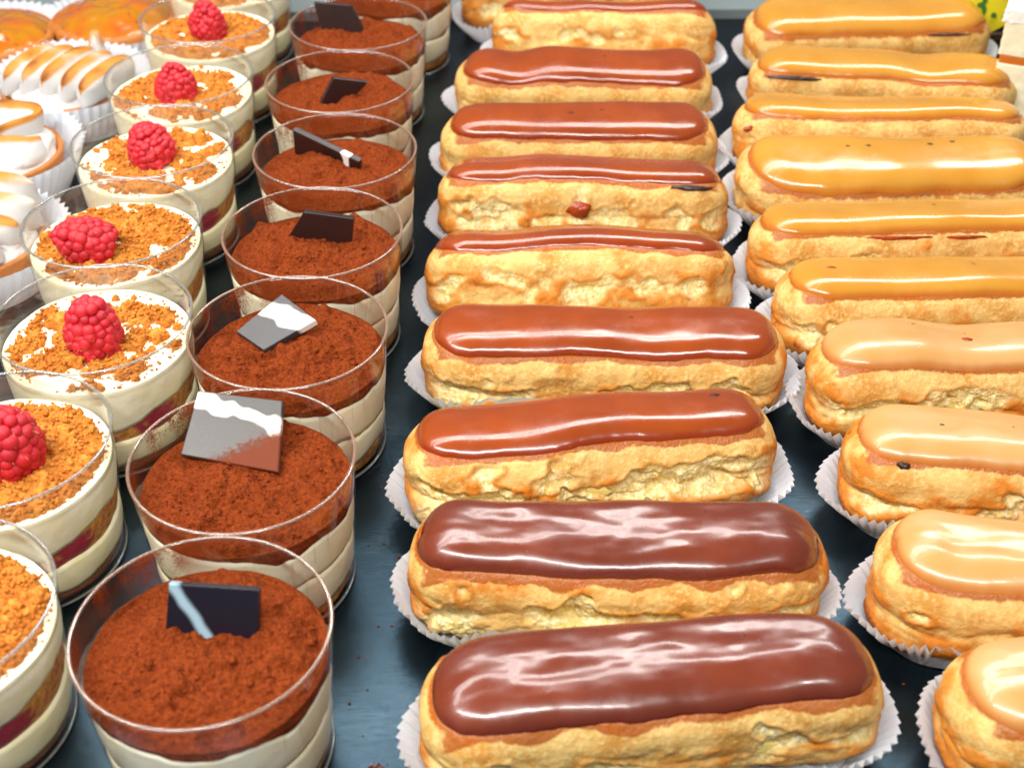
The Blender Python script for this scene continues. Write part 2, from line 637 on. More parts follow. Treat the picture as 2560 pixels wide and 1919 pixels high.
    t.bsdf(Base_Color=lin(112, 88, 76), Roughness=0.45)
    M['railedge'] = t.m
    t = NT('yellow_card')
    t.bsdf(Base_Color=t.mix(t.noise(90), lin(232, 214, 24), lin(222, 200, 10)), Roughness=0.5)
    M['card'] = t.m
    t = NT('green_ink')
    t.bsdf(Base_Color=lin(44, 110, 14), Roughness=0.6)
    M['ink'] = t.m
    return M


M = make_mats()


def chip_mat(i, ang, off, wid, dust=None, wob=0.002, dark=(46, 30, 30)):
    """dark chocolate with a poured stripe of white chocolate; cocoa dust may lie on one corner"""
    t = NT('marbled_chocolate_%d' % i)
    x, y, z = t.sep(t.coord())
    n = t.noise(110, 1, 0.5)
    d = t.math('ADD', t.math('MULTIPLY', x, math.cos(ang)), t.math('MULTIPLY', y, math.sin(ang)))
    d = t.math('ADD', d, t.math('MULTIPLY', t.math('SUBTRACT', n, 0.5), wob * 4))
    d = t.math('ABSOLUTE', t.math('SUBTRACT', d, off))
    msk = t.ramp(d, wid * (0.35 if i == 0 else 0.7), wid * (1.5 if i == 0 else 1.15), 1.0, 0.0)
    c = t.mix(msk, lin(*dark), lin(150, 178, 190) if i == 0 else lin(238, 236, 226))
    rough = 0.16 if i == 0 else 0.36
    if dust:
        dn = t.noise(420, 5, 0.75)
        dd = t.math('ADD', t.math('MULTIPLY', x, dust[0]), t.math('MULTIPLY', y, dust[1]))
        dd = t.math('ADD', dd, t.math('MULTIPLY', t.math('SUBTRACT', dn, 0.5), 0.016))
        dm = t.ramp(dd, dust[2], dust[2] + 0.006)
        c = t.mix(t.math('MULTIPLY', dm, 0.9), c, lin(120, 52, 20))
        rough = t.ramp(dm, 0.0, 1.0, 0.36, 0.95)
    p = t.bsdf(Base_Color=c, Roughness=rough, IOR=1.55,
               Normal=t.bump(t.noise(2600, 2, 0.6), 0.0002, 0.35), Coat_Weight=0.0 if dust else 0.2, Coat_Roughness=0.3)
    return t.m

# ------------------------------------------------------------------ setting: tray, ledge


def box(x0, x1, y0, y1, z0, z1):
    V = [(x, y, z) for z in (z0, z1) for y in (y0, y1) for x in (x0, x1)]
    F = np.array([(0, 2, 3, 1), (4, 5, 7, 6), (0, 1, 5, 4), (2, 6, 7, 3), (0, 4, 6, 2), (1, 3, 7, 5)])
    return np.array(V, float), [F]


def build_setting():
    b = MB()
    b.add(*box(-0.62, 0.62, 0.10, 0.853, -0.004, 0.0))
    o = obj('tray', b.mesh('tray', False), M['tray'])
    tag(o, 'dark brushed steel display tray under all the pastries', None, None, 'structure')
    b = MB()
    b.add(*box(-0.9, 0.9, 0.8535, 1.25, -0.02, 0.006))
    o = obj('display_ledge', b.mesh('display_ledge', False), M['ledge'])
    tag(o, 'pale grey ledge behind the dark tray', None, None, 'structure')
    t = thing('price_tag_rail', 'dark price tag rail with thin brown edge behind the coffee eclairs', 'rail', None, (0.33, 0.8245, 0))
    b = MB()
    b.add(*box(-0.055, 0.055, -0.004, 0.02, 0.0, 0.028))
    obj('rail_body', b.mesh('rail_body', False), M['rail'], t)
    b = MB()
    b.add(*box(-0.055, 0.055, -0.0085, -0.0043, 0.0, 0.0035))
    obj('edge_strip', b.mesh('edge_strip', False), M['railedge'], t)


build_setting()

# ------------------------------------------------------------------ paper cases


def paper_oval(seed, a=0.060, r=0.0185, flare=0.0122, hgt=0.0140, npl=25):
    """pleated oval case: flat floor, wall pleated round the two ends, plain along the sides"""
    rng = np.random.RandomState(seed)
    nst = 26
    per = []           # centre point, outward dir, pleat weight, zigzag
    th = np.linspace(-np.pi / 2, np.pi / 2, npl * 2 + 1)
    for k, q in enumerate(th):
        per.append((a - r, 0, math.cos(q), math.sin(q), 1.0, 1 if k % 2 else -1))
    for k in range(1, nst):
        w = max(0.0, 1 - min(k, nst - k) / 4.0)
        per.append(((a - r) * (1 - 2 * k / nst), 0, 0.0, 1.0, w, 1 if k % 2 else -1))
    for k, q in enumerate(th):
        q2 = q + np.pi
        per.append((-(a - r), 0, math.cos(q2), math.sin(q2), 1.0, 1 if k % 2 else -1))
    for k in range(1, nst):
        w = max(0.0, 1 - min(k, nst - k) / 4.0)
        per.append((-(a - r) * (1 - 2 * k / nst), 0, 0.0, -1.0, w, 1 if k % 2 else -1))
    P = np.array(per)
    n = len(P)
    cx, dx, dy, w, zz = P[:, 0], P[:, 2], P[:, 3], P[:, 4], P[:, 5]
    rows = []
    jit = 1 + 0.22 * rng.randn(n)
    tj = 0.00022 * rng.randn(n)
    big = 1 + 0.28 * vnoise(dx * 1.3 + seed, dy * 1.3 + cx * 25, 0.0, seed)
    big2 = 1 + 0.30 * vnoise(dx * 1.5 - seed, dy * 1.5 + cx * 25, 3.3, seed + 5)
    endw = np.abs(dx) ** 0.7
    for s in np.linspace(0, 1, 6):
        fl = (flare * (0.45 + 0.55 * endw)) * s ** 0.9 * big
        am = 0.0010 * s ** 0.8 * w * jit
        rr = r + fl - zz * am * 0.70
        z = 0.0022 * min(1, 4 * s) + 0.0002 + hgt * (s ** 1.25) * big2 * (1.0 - 0.12 * endw) + zz * am * 0.75
        tang = tj * s * w
        rows.append(np.stack([cx + dx * rr - dy * tang, dy * rr + dx * tang, z], 1))
    V = np.concatenate(rows)
    F = [grid_faces(6, n, True, 0)]
    # floor
    c = len(V)
    V = np.vstack([V, [[0, 0, 0.0008]]])
    i = np.arange(n)
    F.append(np.stack([np.full(n, c), i, (i + 1) % n], 1))
    return mesh_np('paper_case', V, F, smooth=False)


def paper_round(seed, r0=0.034, r1=0.046, hgt=0.03, npl=56):
    rng = np.random.RandomState(seed)
    n = npl * 2
    q = np.arange(n) / n * 2 * np.pi
    zz = np.where(np.arange(n) % 2, 1, -1)
    rows = []
    big = 1 + 0.10 * vnoise(np.cos(q) * 1.4, np.sin(q) * 1.4, seed * 1.7, seed)
    for s in np.linspace(0, 1, 5):
        am = 0.0011 * s * (1 + 0.2 * rng.randn(n))
        rr = r0 + (r1 - r0) * s * big + zz * am
        rows.append(np.stack([np.cos(q) * rr, np.sin(q) * rr, 0.0008 + hgt * s ** 1.1 * big + zz * am * 0.5], 1))
    V = np.concatenate(rows)
    V = np.vstack([V, [[0, 0, 0.0008]]])
    i = np.arange(n)
    F = [grid_faces(5, n, True), np.stack([np.full(n, n * 5), i, (i + 1) % n], 1)]
    return mesh_np('paper_case', V, F, smooth=False)

# ------------------------------------------------------------------ eclairs


def eclair_meshes(seed, L=0.14, W=0.021, H=0.036, tear=0.5, lod=1.0, gw=0.80, ga=0.925, ripple=1.0, brown=0.3,
                  dip=None, gthick=0.0021, drip=0.5, bend=0.0):
    a = L / 2
    n = 3.3
    rs = np.random.RandomState(seed)
    tp, bend = rs.uniform(-0.11, 0.11), bend + rs.uniform(-0.0028, 0.0028)
    ga = ga + rs.uniform(-0.012, 0.012)
    nu, nv = int(230 * lod), int(150 * lod)
    zc = H * 0.44
    Hu = H - zc
    tt = np.linspace(0, np.pi, 4000)
    c, s = -np.cos(tt), np.sin(tt)
    xe = a - W * 1.02
    ne = 2.35

    def rho_of(x):
        e_ = np.clip((np.abs(x) - xe) / (a - xe), 0, 1)
        return np.clip(1 - e_ ** ne, 0, 1) ** (1 / ne)
    ed = (1 - np.cos(np.linspace(0, np.pi / 2, 1500))) ** 1.0
    xx = np.r_[-a + (a - xe) * ed, np.linspace(-xe, xe, 1500)[1:-1], a - (a - xe) * ed[::-1]]
    prof = resample(np.stack([xx, W * 1.3 * rho_of(xx)], 1), nu)
    xs = prof[:, 0]
    rho = np.maximum(prof[:, 1] / (W * 1.3), 0.004)
    mU, mL = 3.1, 2.7
    ph = np.linspace(0, 2 * np.pi, 4000, endpoint=False)
    up = np.sin(ph) >= 0
    m = np.where(up, mU, mL)
    sy = np.sign(np.cos(ph)) * np.abs(np.cos(ph)) ** (2 / m)
    sz = np.sign(np.sin(ph)) * np.abs(np.sin(ph)) ** (2 / m)
    sec = resample(np.stack([sy * W, np.where(up, sz * Hu, sz * zc)], 1), nv, True) / np.array([W, 1])
    sy, szz = sec[:, 0], sec[:, 1]

    def wv(x):
        return 1 + tp * x / a + 0.11 * vnoise(x / 0.034 + seed * 3.1, 0.5, 0.5, seed)

    def hv(x):
        h = 1 + 0.17 * vnoise(x / 0.040 + seed * 1.7, 0.5, 4.5, seed + 3)
        if dip:
            h = h - dip[1] * np.exp(-((x - dip[0]) / 0.012) ** 2)
        return h

    def cen(x):
        return bend * ((x / a) ** 2 - 0.4) + 0.0030 * vnoise(x / 0.036 + seed, 2.5, 9.5, seed + 9)

    X = np.repeat(xs[:, None], nv, 1)
    wx = (W * wv(xs) * rho)[:, None]
    Y = wx * sy[None, :] + cen(xs)[:, None]
    zup = np.clip(szz, 0, None)[None, :] * (hv(xs) * rho ** 0.9)[:, None]
    zlo = np.clip(szz, None, 0)[None, :] * (rho ** 0.75)[:, None]
    Z = zc + zup + zlo
    P = np.stack([X, Y, Z], -1)
    # normals of the smooth form
    dU = np.gradient(P, axis=0)
    dV = (np.roll(P, -1, 1) - np.roll(P, 1, 1)) / 2
    N = np.cross(dV, dU)
    N /= np.linalg.norm(N, axis=-1)[..., None] + 1e-12
    if (N * (P - np.array([0, 0, zc]))).sum() < 0:
        N = -N
    # glaze plan coordinate
    ag, wg = a * ga, W * gw
    q = (np.clip((np.abs(X) - (ag - wg)) / wg, 0, None) ** 2.3 + np.abs((Y - cen(X)) / (wg * wv(X))) ** 2.3) ** (1 / 2.3)
    topside = sstep(zc + 0.15 * Hu, zc + 0.45 * Hu, Z)
    # lumps
    k = seed * 2.37
    lump = fbm(X / 0.022 + k, Y / 0.016, Z / 0.012 + k, 3, seed)
    fine = fbm(X / 0.006, Y / 0.006 + k, Z / 0.005, 3, seed + 40)
    fz = Z / H
    girth = 0.055 * np.exp(-((fz - 0.16) / 0.10) ** 2) - (0.02 + 0.05 * tear) * np.exp(-((fz - 0.42) / 0.11) ** 2) + 0.04 * np.exp(-((fz - 0.70) / 0.10) ** 2)
    girth = girth * (0.55 + 0.9 * sstep(-0.5, 0.5, vnoise(X / 0.03 + k, np.sign(Y) * 1.7, 6.6, seed + 33)))
    d = W * girth * 0.55 + lump * 0.0021 * (1 - 0.8 * topside) + fine * 0.00045 * (1 - 0.6 * topside)
    # crack line running round the sides
    zg0 = zc + Hu * hv(X) * rho[:, None] ** 0.9 * (1 - min(gw, 0.97) ** mU) ** (1 / mU)
    side = np.sign(Y - cen(X)) * 2.1
    zl = H * (0.43 + 0.13 * vnoise(X / 0.026 + k, side, 1.5, seed + 60) + 0.035 * vnoise(X / 0.006 + k, side, 7.5, seed + 61))
    hc = H * np.clip(0.05 + tear * 0.30 * (vnoise(X / 0.024 - k, side, 3.5, seed + 62) * 1.3 + 0.55), 0.012, 0.32)
    rag = fbm(X / 0.0045, Y / 0.004, Z / 0.0045 + k, 3, seed + 63)
    dz = (Z - zl + 0.0016 * rag) / hc
    sidew = sstep(0.55, 0.85, np.abs(sy))[None, :] * sstep(1.0, 0.86, np.abs(X) / a)
    pn = vnoise(X / 0.021 + k, side, Z / 0.013, seed + 64) + 0.45 * vnoise(X / 0.008 + k, side, Z / 0.006, seed + 65) + 0.16 * rag
    pn = pn + 0.62 * np.exp(-((Z / H - 0.44) / 0.22) ** 2) - (1.02 - 0.80 * tear)
    torn = sstep(0.0, 0.16, pn) * sidew * sstep(zg0 - 0.001, zg0 - 0.005, Z)
    # hairline crease everywhere
    crease = np.exp(-((Z - zl) / 0.0010) ** 2) * sstep(0.4, 0.8, np.abs(sy))[None, :] * sstep(-0.25, 0.25, vnoise(X / 0.013 + k, side, 5.5, seed + 66))
    pores = worley(X / 0.0030 + 0.5 * fine, Y / 0.0030, Z / 0.0052 + k, seed + 70)
    pores2 = worley(X / 0.0014, Y / 0.0014, Z / 0.0022 + k, seed + 71)
    cav = sstep(0.05, 0.45, fbm(X / 0.011 + k, Y / 0.011, Z / 0.008, 2, seed + 72))
    d = d - torn * (0.0010 + 0.0018 * sstep(0.1, 0.7, pn) + 0.0021 * (0.5 - pores).clip(-0.1, 0.5) + 0.0012 * (0.5 - pores2).clip(-0.1, .5) + 0.0030 * tear * cav)
    d = d - crease * 0.0013 * (0.4 + tear)
    lip = np.exp(-((pn + 0.07) / 0.07) ** 2) * sidew * (Z < zg0 - 0.002)
    d = d + lip * 0.0006
    d = d - 0.0010 * sstep(1.0, 0.93, q) * topside          # seat for the glaze
    d = d * sstep(0.0, 0.12, rho)[:, None]
    P = P + N * d[..., None]
    P[..., 2] = np.maximum(P[..., 2], 0.0004 + 0.0003 * fine)
    # masks
    lowside = 1 - sstep(0.0, 0.45 * H, Z)
    br = brown + 0.75 * lump + 0.25 * fine + 0.42 * lowside + 0.34 * sstep(0.75, 1, np.abs(X) / a) + 0.25 * lip
    br = br - 0.25 * topside
    tm = torn * sstep(-0.6, 0.5, fbm(X / 0.008, Y / 0.008, Z / 0.006, 2, seed + 80) + 0.5)
    edge_n = 0.07 * vnoise(X / 0.010 + k, side, 2.2, seed + 90) + 0.05 * vnoise(X / 0.003 + k, side, 5.2, seed + 91)
    zg = zc + Hu * hv(X) * rho[:, None] ** 0.9 * (1 - min(gw, 0.97) ** mU) ** (1 / mU)
    dl = 0.0010 + 0.0042 * drip * (0.4 + vnoise(X / 0.014 + k, side, 4.2, seed + 92)) + 0.010 * edge_n
    qe = np.clip((np.abs(X) - (ag - wg)) / wg, 0, None)
    stain = sstep(dl + 0.0008, dl - 0.0008, zg - Z) * sstep(1.10, 0.70, qe) * sstep(0.90, 0.97, q)
    stain = np.maximum(stain * 0.85, sstep(1.10 + edge_n, 1.0, q) * topside)
    dripm = sstep(0.42, 0.6, vnoise(X / 0.017 + k, side, 8.2, seed + 95)) * sstep(zc - 0.1 * Hu, zc + 0.5 * Hu, Z) * drip
    stain = np.maximum(stain, 0.6 * dripm * sstep(1.35, 1.0, q))
    A = np.stack([tm, br, stain], -1).reshape(-1, 3)
    V = P.reshape(-1, 3)
    F = [grid_faces(nu, nv, True)]
    e0 = len(V)
    V = np.vstack([V, P[0].mean(0), P[-1].mean(0)])
    A = np.vstack([A, A[0], A[-1]])
    i = np.arange(nv)
    F.append(np.stack([np.full(nv, e0), (i + 1) % nv, i], 1))
    b0 = (nu - 1) * nv
    F.append(np.stack([np.full(nv, e0 + 1), b0 + i, b0 + (i + 1) % nv], 1))
    pastry = mesh_np('pastry', V, F, True, A)

    # ---- glaze
    nt, nr = int(210 * lod), int(34 * lod)
    th = np.linspace(0, 2 * np.pi, 4000, endpoint=False)
    ox = np.sign(np.cos(th)) * np.abs(np.cos(th)) ** (2 / 2.3) * wg + np.sign(np.cos(th)) * (ag - wg)
    oy = np.sign(np.sin(th)) * np.abs(np.sin(th)) ** (2 / 2.3) * wg
    oc = resample(np.stack([ox, oy], 1), nt, True)
    spine = np.clip(oc[:, 0], -(ag - wg), ag - wg)
    rr = 1 - (1 - np.linspace(0, 1, nr)) ** 1.9
    rr = np.r_[rr, 1.004, 0.985]
    nr2 = len(rr)
    sd = np.sign(oc[:, 1]) * 2.1
    en = 1 + 0.065 * vnoise(oc[:, 0] / 0.018 + k, sd, 3.2, seed + 94) + 0.025 * vnoise(oc[:, 0] / 0.012 + k, sd, 2.2, seed + 90) + 0.018 * vnoise(oc[:, 0] / 0.0035 + k, sd, 5.2, seed + 91)
    GX = spine[None, :] + rr[:, None] * (oc[:, 0] - spine)[None, :] * en[None, :]
    GY = rr[:, None] * oc[None, :, 1] * en[None, :]
    w_ = wv(GX)
    GYc = GY * w_
    rx = np.clip(rho_of(GX), 0.05, None)
    yn = np.clip(np.abs(GYc) / (W * w_ * rx), 0, 0.985)
    zb = zc + Hu * hv(GX) * rx ** 0.9 * (1 - yn ** mU) ** (1 / mU)
    prof_t = np.clip(1 - np.clip(rr, 0, 1) ** 9, 0, 1) ** 0.5
    prof_t[-2] = -0.10
    prof_t[-1] = -0.75
    und = 0.00050 * ripple * vnoise(GX / 0.030 + k, GYc / 0.0125, 1.3, seed + 20) + 0.00013 * ripple * vnoise(GX / 0.012 + k, GYc / 0.0055, 7.7, seed + 21) + 0.00003 * ripple * vnoise(GX / 0.005 + k, GYc / 0.003, 3.7, seed + 23)
    inn = sstep(0.0, 0.45, 1 - rr)[:, None]
    slump = 1 - 0.25 * vnoise(oc[:, 0] / 0.02 + k, sd, 11.0, seed + 22)
    GZ = zb + prof_t[:, None] * gthick * (1 + (slump[None, :] - 1) * rr[:, None] ** 3) + und * inn
    G = np.stack([GX, GYc + cen(GX), GZ], -1)
    edge = sstep(0.90, 1.0, rr)[:, None] * np.ones((1, nt))
    A = np.stack([edge, edge * 0, edge * 0], -1).reshape(-1, 3)
    V = G.reshape(-1, 3)
    F = [grid_faces(nr2, nt, True)]
    glz = mesh_np('glaze', V, F, True, A)
    return pastry, glz


def lump_mesh(seed, sx, sy, sz, amp=0.35, base=ICO3, name='lump', freq=1.6):
    V, F = base
    d = 1 + amp * fbm(V[:, 0] * freq + seed, V[:, 1] * freq, V[:, 2] * freq, 3, seed)
    return mesh_np(name, V * d[:, None] * np.array([sx, sy, sz]), [F])


ORD = ['first', 'second', 'third', 'fourth', 'fifth', 'sixth', 'seventh', 'eighth', 'ninth', 'tenth']

# x, y, yaw, L, W, H, tilt(deg, + leans away), tear, lod, kwargs, label bit
CHOC = [
    (0.0410, 0.2705, 5.8, 0.1390, 0.0212, 0.038, 0, 0.55, 1.30, dict(ripple=3.4, brown=0.06, drip=0.7, gw=0.83, ga=.94), 'wavy pale reflections on its glaze, cut by the bottom edge'),
    (0.0347, 0.3280, 0.0, 0.1390, 0.0210, 0.037, 0, 0.80, 1.30, dict(ripple=3.0, brown=0.36, drip=1.0, gw=0.82, ga=.94), 'crazed shiny glaze and a torn orange front'),
    (0.0290, 0.3830, 5.6, 0.1375, 0.0205, 0.037, 9, 0.95, 1.20, dict(ripple=0.7, brown=0.28), 'open torn side under smooth glaze'),
    (0.0370, 0.4480, -1.5, 0.1460, 0.0208, 0.036, 0, 0.75, 1.15, dict(ripple=1.0, brown=0.18, dip=(0.012, 0.06)), 'sharp white highlight along the glaze'),
    (0.0302, 0.5030, 0.0, 0.1360, 0.0205, 0.037, 24, 0.60, 1.05, dict(ripple=0.8, brown=0.26), 'thin band of glaze, tipped back to show its pale front'),
    (0.0339, 0.5710, -4.3, 0.1385, 0.0205, 0.037, 15, 0.70, 1.0, dict(ripple=0.6, brown=0.30), 'orange caramel blob on its front and burnt glaze corner'),
    (0.0350, 0.6370, 0.8, 0.1420, 0.0208, 0.035, -4, 0.35, 0.9, dict(ripple=0.5, brown=0.12), 'small dark pit in its flat glaze'),
    (0.0405, 0.7050, -2.0, 0.1420, 0.0215, 0.035, -6, 0.25, 0.85, dict(ripple=0.5, brown=0.10, dip=(-0.036, 0.20)), 'notched back edge on its glaze'),
    (0.0550, 0.7680, -4.5, 0.1330, 0.0200, 0.037, 24, 0.30, 0.8, dict(ripple=0.6, brown=0.28), 'dark strip of glaze tipped away'),
    (0.0420, 0.8290, 0.5, 0.1460, 0.0205, 0.037, 16, 0.40, 0.7, dict(ripple=0.5, brown=0.30), 'half hidden at the back of its row'),
]
COFFEE = [
    (0.1965, 0.2705, 6.0, 0.1400, 0.0210, 0.037, 2, 0.25, 1.20, dict(ripple=1.7, brown=0.20, gw=.84), 'broad pale highlight, at the bottom corner'),
    (0.1865, 0.3085, -14.0, 0.1400, 0.0205, 0.038, 2, 0.25, 1.20, dict(ripple=2.0, brown=0.28, dip=(-0.042, 0.05), gw=.84), 'lumpy dented glaze, set askew'),
    (0.1880, 0.3695, -10.0, 0.1390, 0.0200, 0.037, 4, 0.60, 1.15, dict(ripple=0.8, brown=0.38), 'dark blotch below its glaze and a bulging foot'),
    (0.1875, 0.4290, 0.5, 0.1440, 0.0208, 0.038, 6, 0.85, 1.10, dict(ripple=0.5, brown=0.30), 'deep torn side and bright white line along the glaze'),
    (0.1835, 0.4825, 1.5, 0.1440, 0.0200, 0.036, 6, 0.65, 1.05, dict(ripple=0.6, brown=0.20), 'small dark fleck near the tip of its glaze'),
    (0.1790, 0.5300, 2.0, 0.1440, 0.0200, 0.036, 9, 0.55, 1.0, dict(ripple=0.6, brown=0.16), 'narrow glaze edged with red jam stain'),
    (0.1860, 0.5970, 1.5, 0.1520, 0.0240, 0.034, -9, 0.35, 0.95, dict(ripple=0.5, brown=0.10, gw=.88), 'widest glaze, freckled with dark specks'),
    (0.1920, 0.6435, -2.5, 0.1520, 0.0195, 0.034, 11, 0.20, 0.9, dict(ripple=0.6, brown=0.10), 'burnt red spot on its tip'),
    (0.2050, 0.7040, -7.0, 0.1450, 0.0205, 0.035, 0, 0.20, 0.85, dict(ripple=0.7, brown=0.14, dip=(0.02, 0.10)), 'blackened edge at one end of its glaze'),
    (0.2110, 0.7720, 0.0, 0.1440, 0.0230, 0.036, -4, 0.20, 0.8, dict(ripple=0.6, brown=0.12, gw=.88), 'farthest of its row, beside the yellow price tag'),
]


def lines_near(row, i, kind):
    return '%s %s eclair from the front' % (ORD[i], kind)


def build_eclairs():
    out = {}
    for kind, rows, nm, sd0 in (('chocolate', CHOC, 'chocolate_eclair', 11), ('coffee', COFFEE, 'coffee_eclair', 51)):
        for i, (x, y, yaw, L, W, H, tilt, tear, lod, kw, bit) in enumerate(rows):
            kw = dict(dict(drip=0.5 if kind == 'chocolate' else 0.12), **kw)
            pastry, glz = eclair_meshes(sd0 + i * 3, L, W, H, tear, lod, **kw)
            lab = '%s glazed eclair with %s' % (kind, bit)
            if bit.startswith('half') or bit.startswith('farthest'):
                lab = '%s glazed eclair, %s' % (kind, bit)
            z = 0.0022 + abs(math.sin(R(tilt))) * W * 0.22
            t = thing(nm, lab, 'eclair', 'eclairs in two rows', (x, y, z), Euler((R(-tilt), 0, R(yaw)), 'XYZ'))
            obj('pastry', pastry, M['choux'], t)
            obj('glaze', glz, M[('choc_sheen' if i < 2 else 'choc') if kind == 'chocolate' else ('coffee_pale' if i < 4 else 'coffee')], t)
            p = obj('paper_case', paper_oval(sd0 * 7 + i, a=L / 2 - 0.006, r=W * 0.86), M['paper'], None, (x, y, 0.0004), (0, 0, R(yaw)))
            tag(p, 'white pleated paper case under the %s %s eclair from the front' % (ORD[i], kind), 'paper case', 'paper cases under the eclairs')
            out[kind, i] = t
    return out


ECL = build_eclairs()


def part_verts(key, name):
    o = [c for c in ECL[key].children if c.name.split('.')[0] == name][0]
    n = len(o.data.vertices)
    co = np.empty(n * 3, np.float32)
    o.data.vertices.foreach_get('co', co)
    return co.reshape(-1, 3)


def spot(key, name, mat, x, f, size, seed, label=None):
    """a lump on the front of an eclair; f is the height: 1 the lower edge of the glaze, 0 the foot"""
    G = part_verts(key, 'glaze')
    g = G[(np.abs(G[:, 0] - x) < 0.004) & (G[:, 1] < 0)]
    ze = g[:, 2].min() if len(g) else 0.026
    P = part_verts(key, 'pastry')
    P = P[P[:, 1] < 0]
    k = np.argmin(np.abs(P[:, 0] - x) + np.abs(P[:, 2] - ze * f))
    me = lump_mesh(seed, *size, amp=0.6, name=name, freq=1.9)
    o = obj(name, me, M[mat], ECL[key], tuple(P[k].tolist()))
    if label:
        o['label'] = label


def fleck(key, x, y, sx, seed, mat='burnt'):
    """a dark speck caught in the glaze"""
    G = part_verts(key, 'glaze')
    k = np.argmin(np.hypot(G[:, 0] - x, G[:, 1] - y))
    me = lump_mesh(seed, sx, sx * 0.55, 0.00022, amp=0.6, base=ICO2, name='dark_fleck')
    obj('dark_fleck', me, M[mat], ECL[key], (float(G[k, 0]), float(G[k, 1]), float(G[k, 2])))


fleck(('chocolate', 6), -0.004, -0.001, 0.0016, 1)
fleck(('chocolate', 2), 0.046, 0.004, 0.0020, 2)
fleck(('coffee', 4), -0.050, 0.000, 0.0020, 3, 'jam')
fleck(('coffee', 3), -0.012, -0.002, 0.0022, 4, 'jam')
fleck(('coffee', 6), -0.014, 0.004, 0.0014, 5)
fleck(('coffee', 6), -0.024, 0.004, 0.0010, 6)
fleck(('coffee', 6), 0.018, 0.008, 0.0015, 7)
fleck(('coffee', 6), 0.030, 0.011, 0.0013, 8)
fleck(('coffee', 2), -0.036, 0.000, 0.0009, 9)
spot(('coffee', 5), 'jam_stain', 'jam', -0.012, 0.97, (0.0140, 0.0008, 0.0010), 21)
spot(('coffee', 5), 'jam_stain', 'jam', 0.018, 0.96, (0.0110, 0.0008, 0.0009), 22)
spot(('chocolate', 5), 'caramel_blob', 'jam', -0.001, 0.62, (0.0052, 0.0013, 0.0036), 3, 'orange caramel blob')
spot(('chocolate', 5), 'burnt_glaze', 'burnt', 0.050, 1.0, (0.0085, 0.0018, 0.0013), 4, 'blackened glaze')
spot(('chocolate', 3), 'jam_filling', 'jam', -0.002, 0.42, (0.0050, 0.0024, 0.0026), 5)
spot(('chocolate', 3), 'cream_filling', 'custard', 0.016, 0.40, (0.0120, 0.0018, 0.0024), 6)
spot(('chocolate', 2), 'cream_filling', 'custard', 0.001, 0.50, (0.0060, 0.0012, 0.0028), 7)
spot(('chocolate', 2), 'jam_filling', 'burnt', -0.011, 0.36, (0.0050, 0.0018, 0.0014), 8)
spot(('chocolate', 0), 'cream_filling', 'custard', 0.030, 0.46, (0.0080, 0.0010, 0.0026), 9)
spot(('coffee', 3), 'cream_filling', 'custard', -0.014, 0.46, (0.0100, 0.0018, 0.0036), 10)
spot(('coffee', 2), 'burnt_glaze', 'burnt', -0.050, 1.0, (0.0022, 0.0013, 0.0012), 12)
spot(('coffee', 8), 'burnt_glaze', 'burnt', -0.050, 1.0, (0.0130, 0.0016, 0.0011), 13, 'blackened glaze edge')
spot(('coffee', 9), 'burnt_glaze', 'burnt', 0.040, 1.0, (0.0140, 0.0012, 0.0008), 15)
spot(('coffee', 7), 'burnt_spot', 'jam', -0.0690, 0.80, (0.0030, 0.0009, 0.0016), 14)

# ------------------------------------------------------------------ dessert cups
CUP_H, CUP_R0, CUP_R1 = 0.0535, 0.0335, 0.0375


def rcup(z):
    return CUP_R0 + (CUP_R1 - CUP_R0) * np.asarray(z) / CUP_H


def cup_meshes():
    n = 128
    q = np.linspace(0, 2 * np.pi, n, endpoint=False)
    zs = np.r_[0.0012, np.linspace(0.003, CUP_H, 14)]
    rows = []
    # floor then wall, one continuous sheet
    for r in (0.0, 0.012, 0.026, 0.0318):
        rows.append(np.stack([np.cos(q) * r, np.sin(q) * r, 0 * q + 0.0010], 1))
    rows.append(np.stack([np.cos(q) * 0.0328, np.sin(q) * 0.0328, 0 * q + 0.0002], 1))
    for z in zs:
        r = float(rcup(z))
        rows.append(np.stack([np.cos(q) * r, np.sin(q) * r, 0 * q + z], 1))
    for z in np.linspace(CUP_H, 0.0405, 6):
        r = float(rcup(z)) - 0.0007
        rows.append(np.stack([np.cos(q) * r, np.sin(q) * r, 0 * q + z], 1))
    V = np.concatenate(rows)
    wall = mesh_np('cup', V, [grid_faces(len(rows), n, True, flip=True)])
    # rim bead and foot ring
    def torus(r, z, w, h):
        s = np.linspace(0, 2 * np.pi, 8, endpoint=False)
        VV = []
        for a in s:
            rr = r + w * math.cos(a)
            VV.append(np.stack([np.cos(q) * rr, np.sin(q) * rr, 0 * q + z + h * math.sin(a)], 1))
        VV.append(VV[0])
        return mesh_np('rim', np.concatenate(VV), [grid_faces(9, n, True)])
    return wall, torus(CUP_R1 - 0.0003, CUP_H, 0.00058, 0.00048), torus(0.0334, 0.0009, 0.0005, 0.0007)


WALL, RIM, FOOT = cup_meshes()
WALL_C, RIM_C, FOOT_C = WALL.copy(), RIM.copy(), FOOT.copy()
CUPZ0 = 0.0021


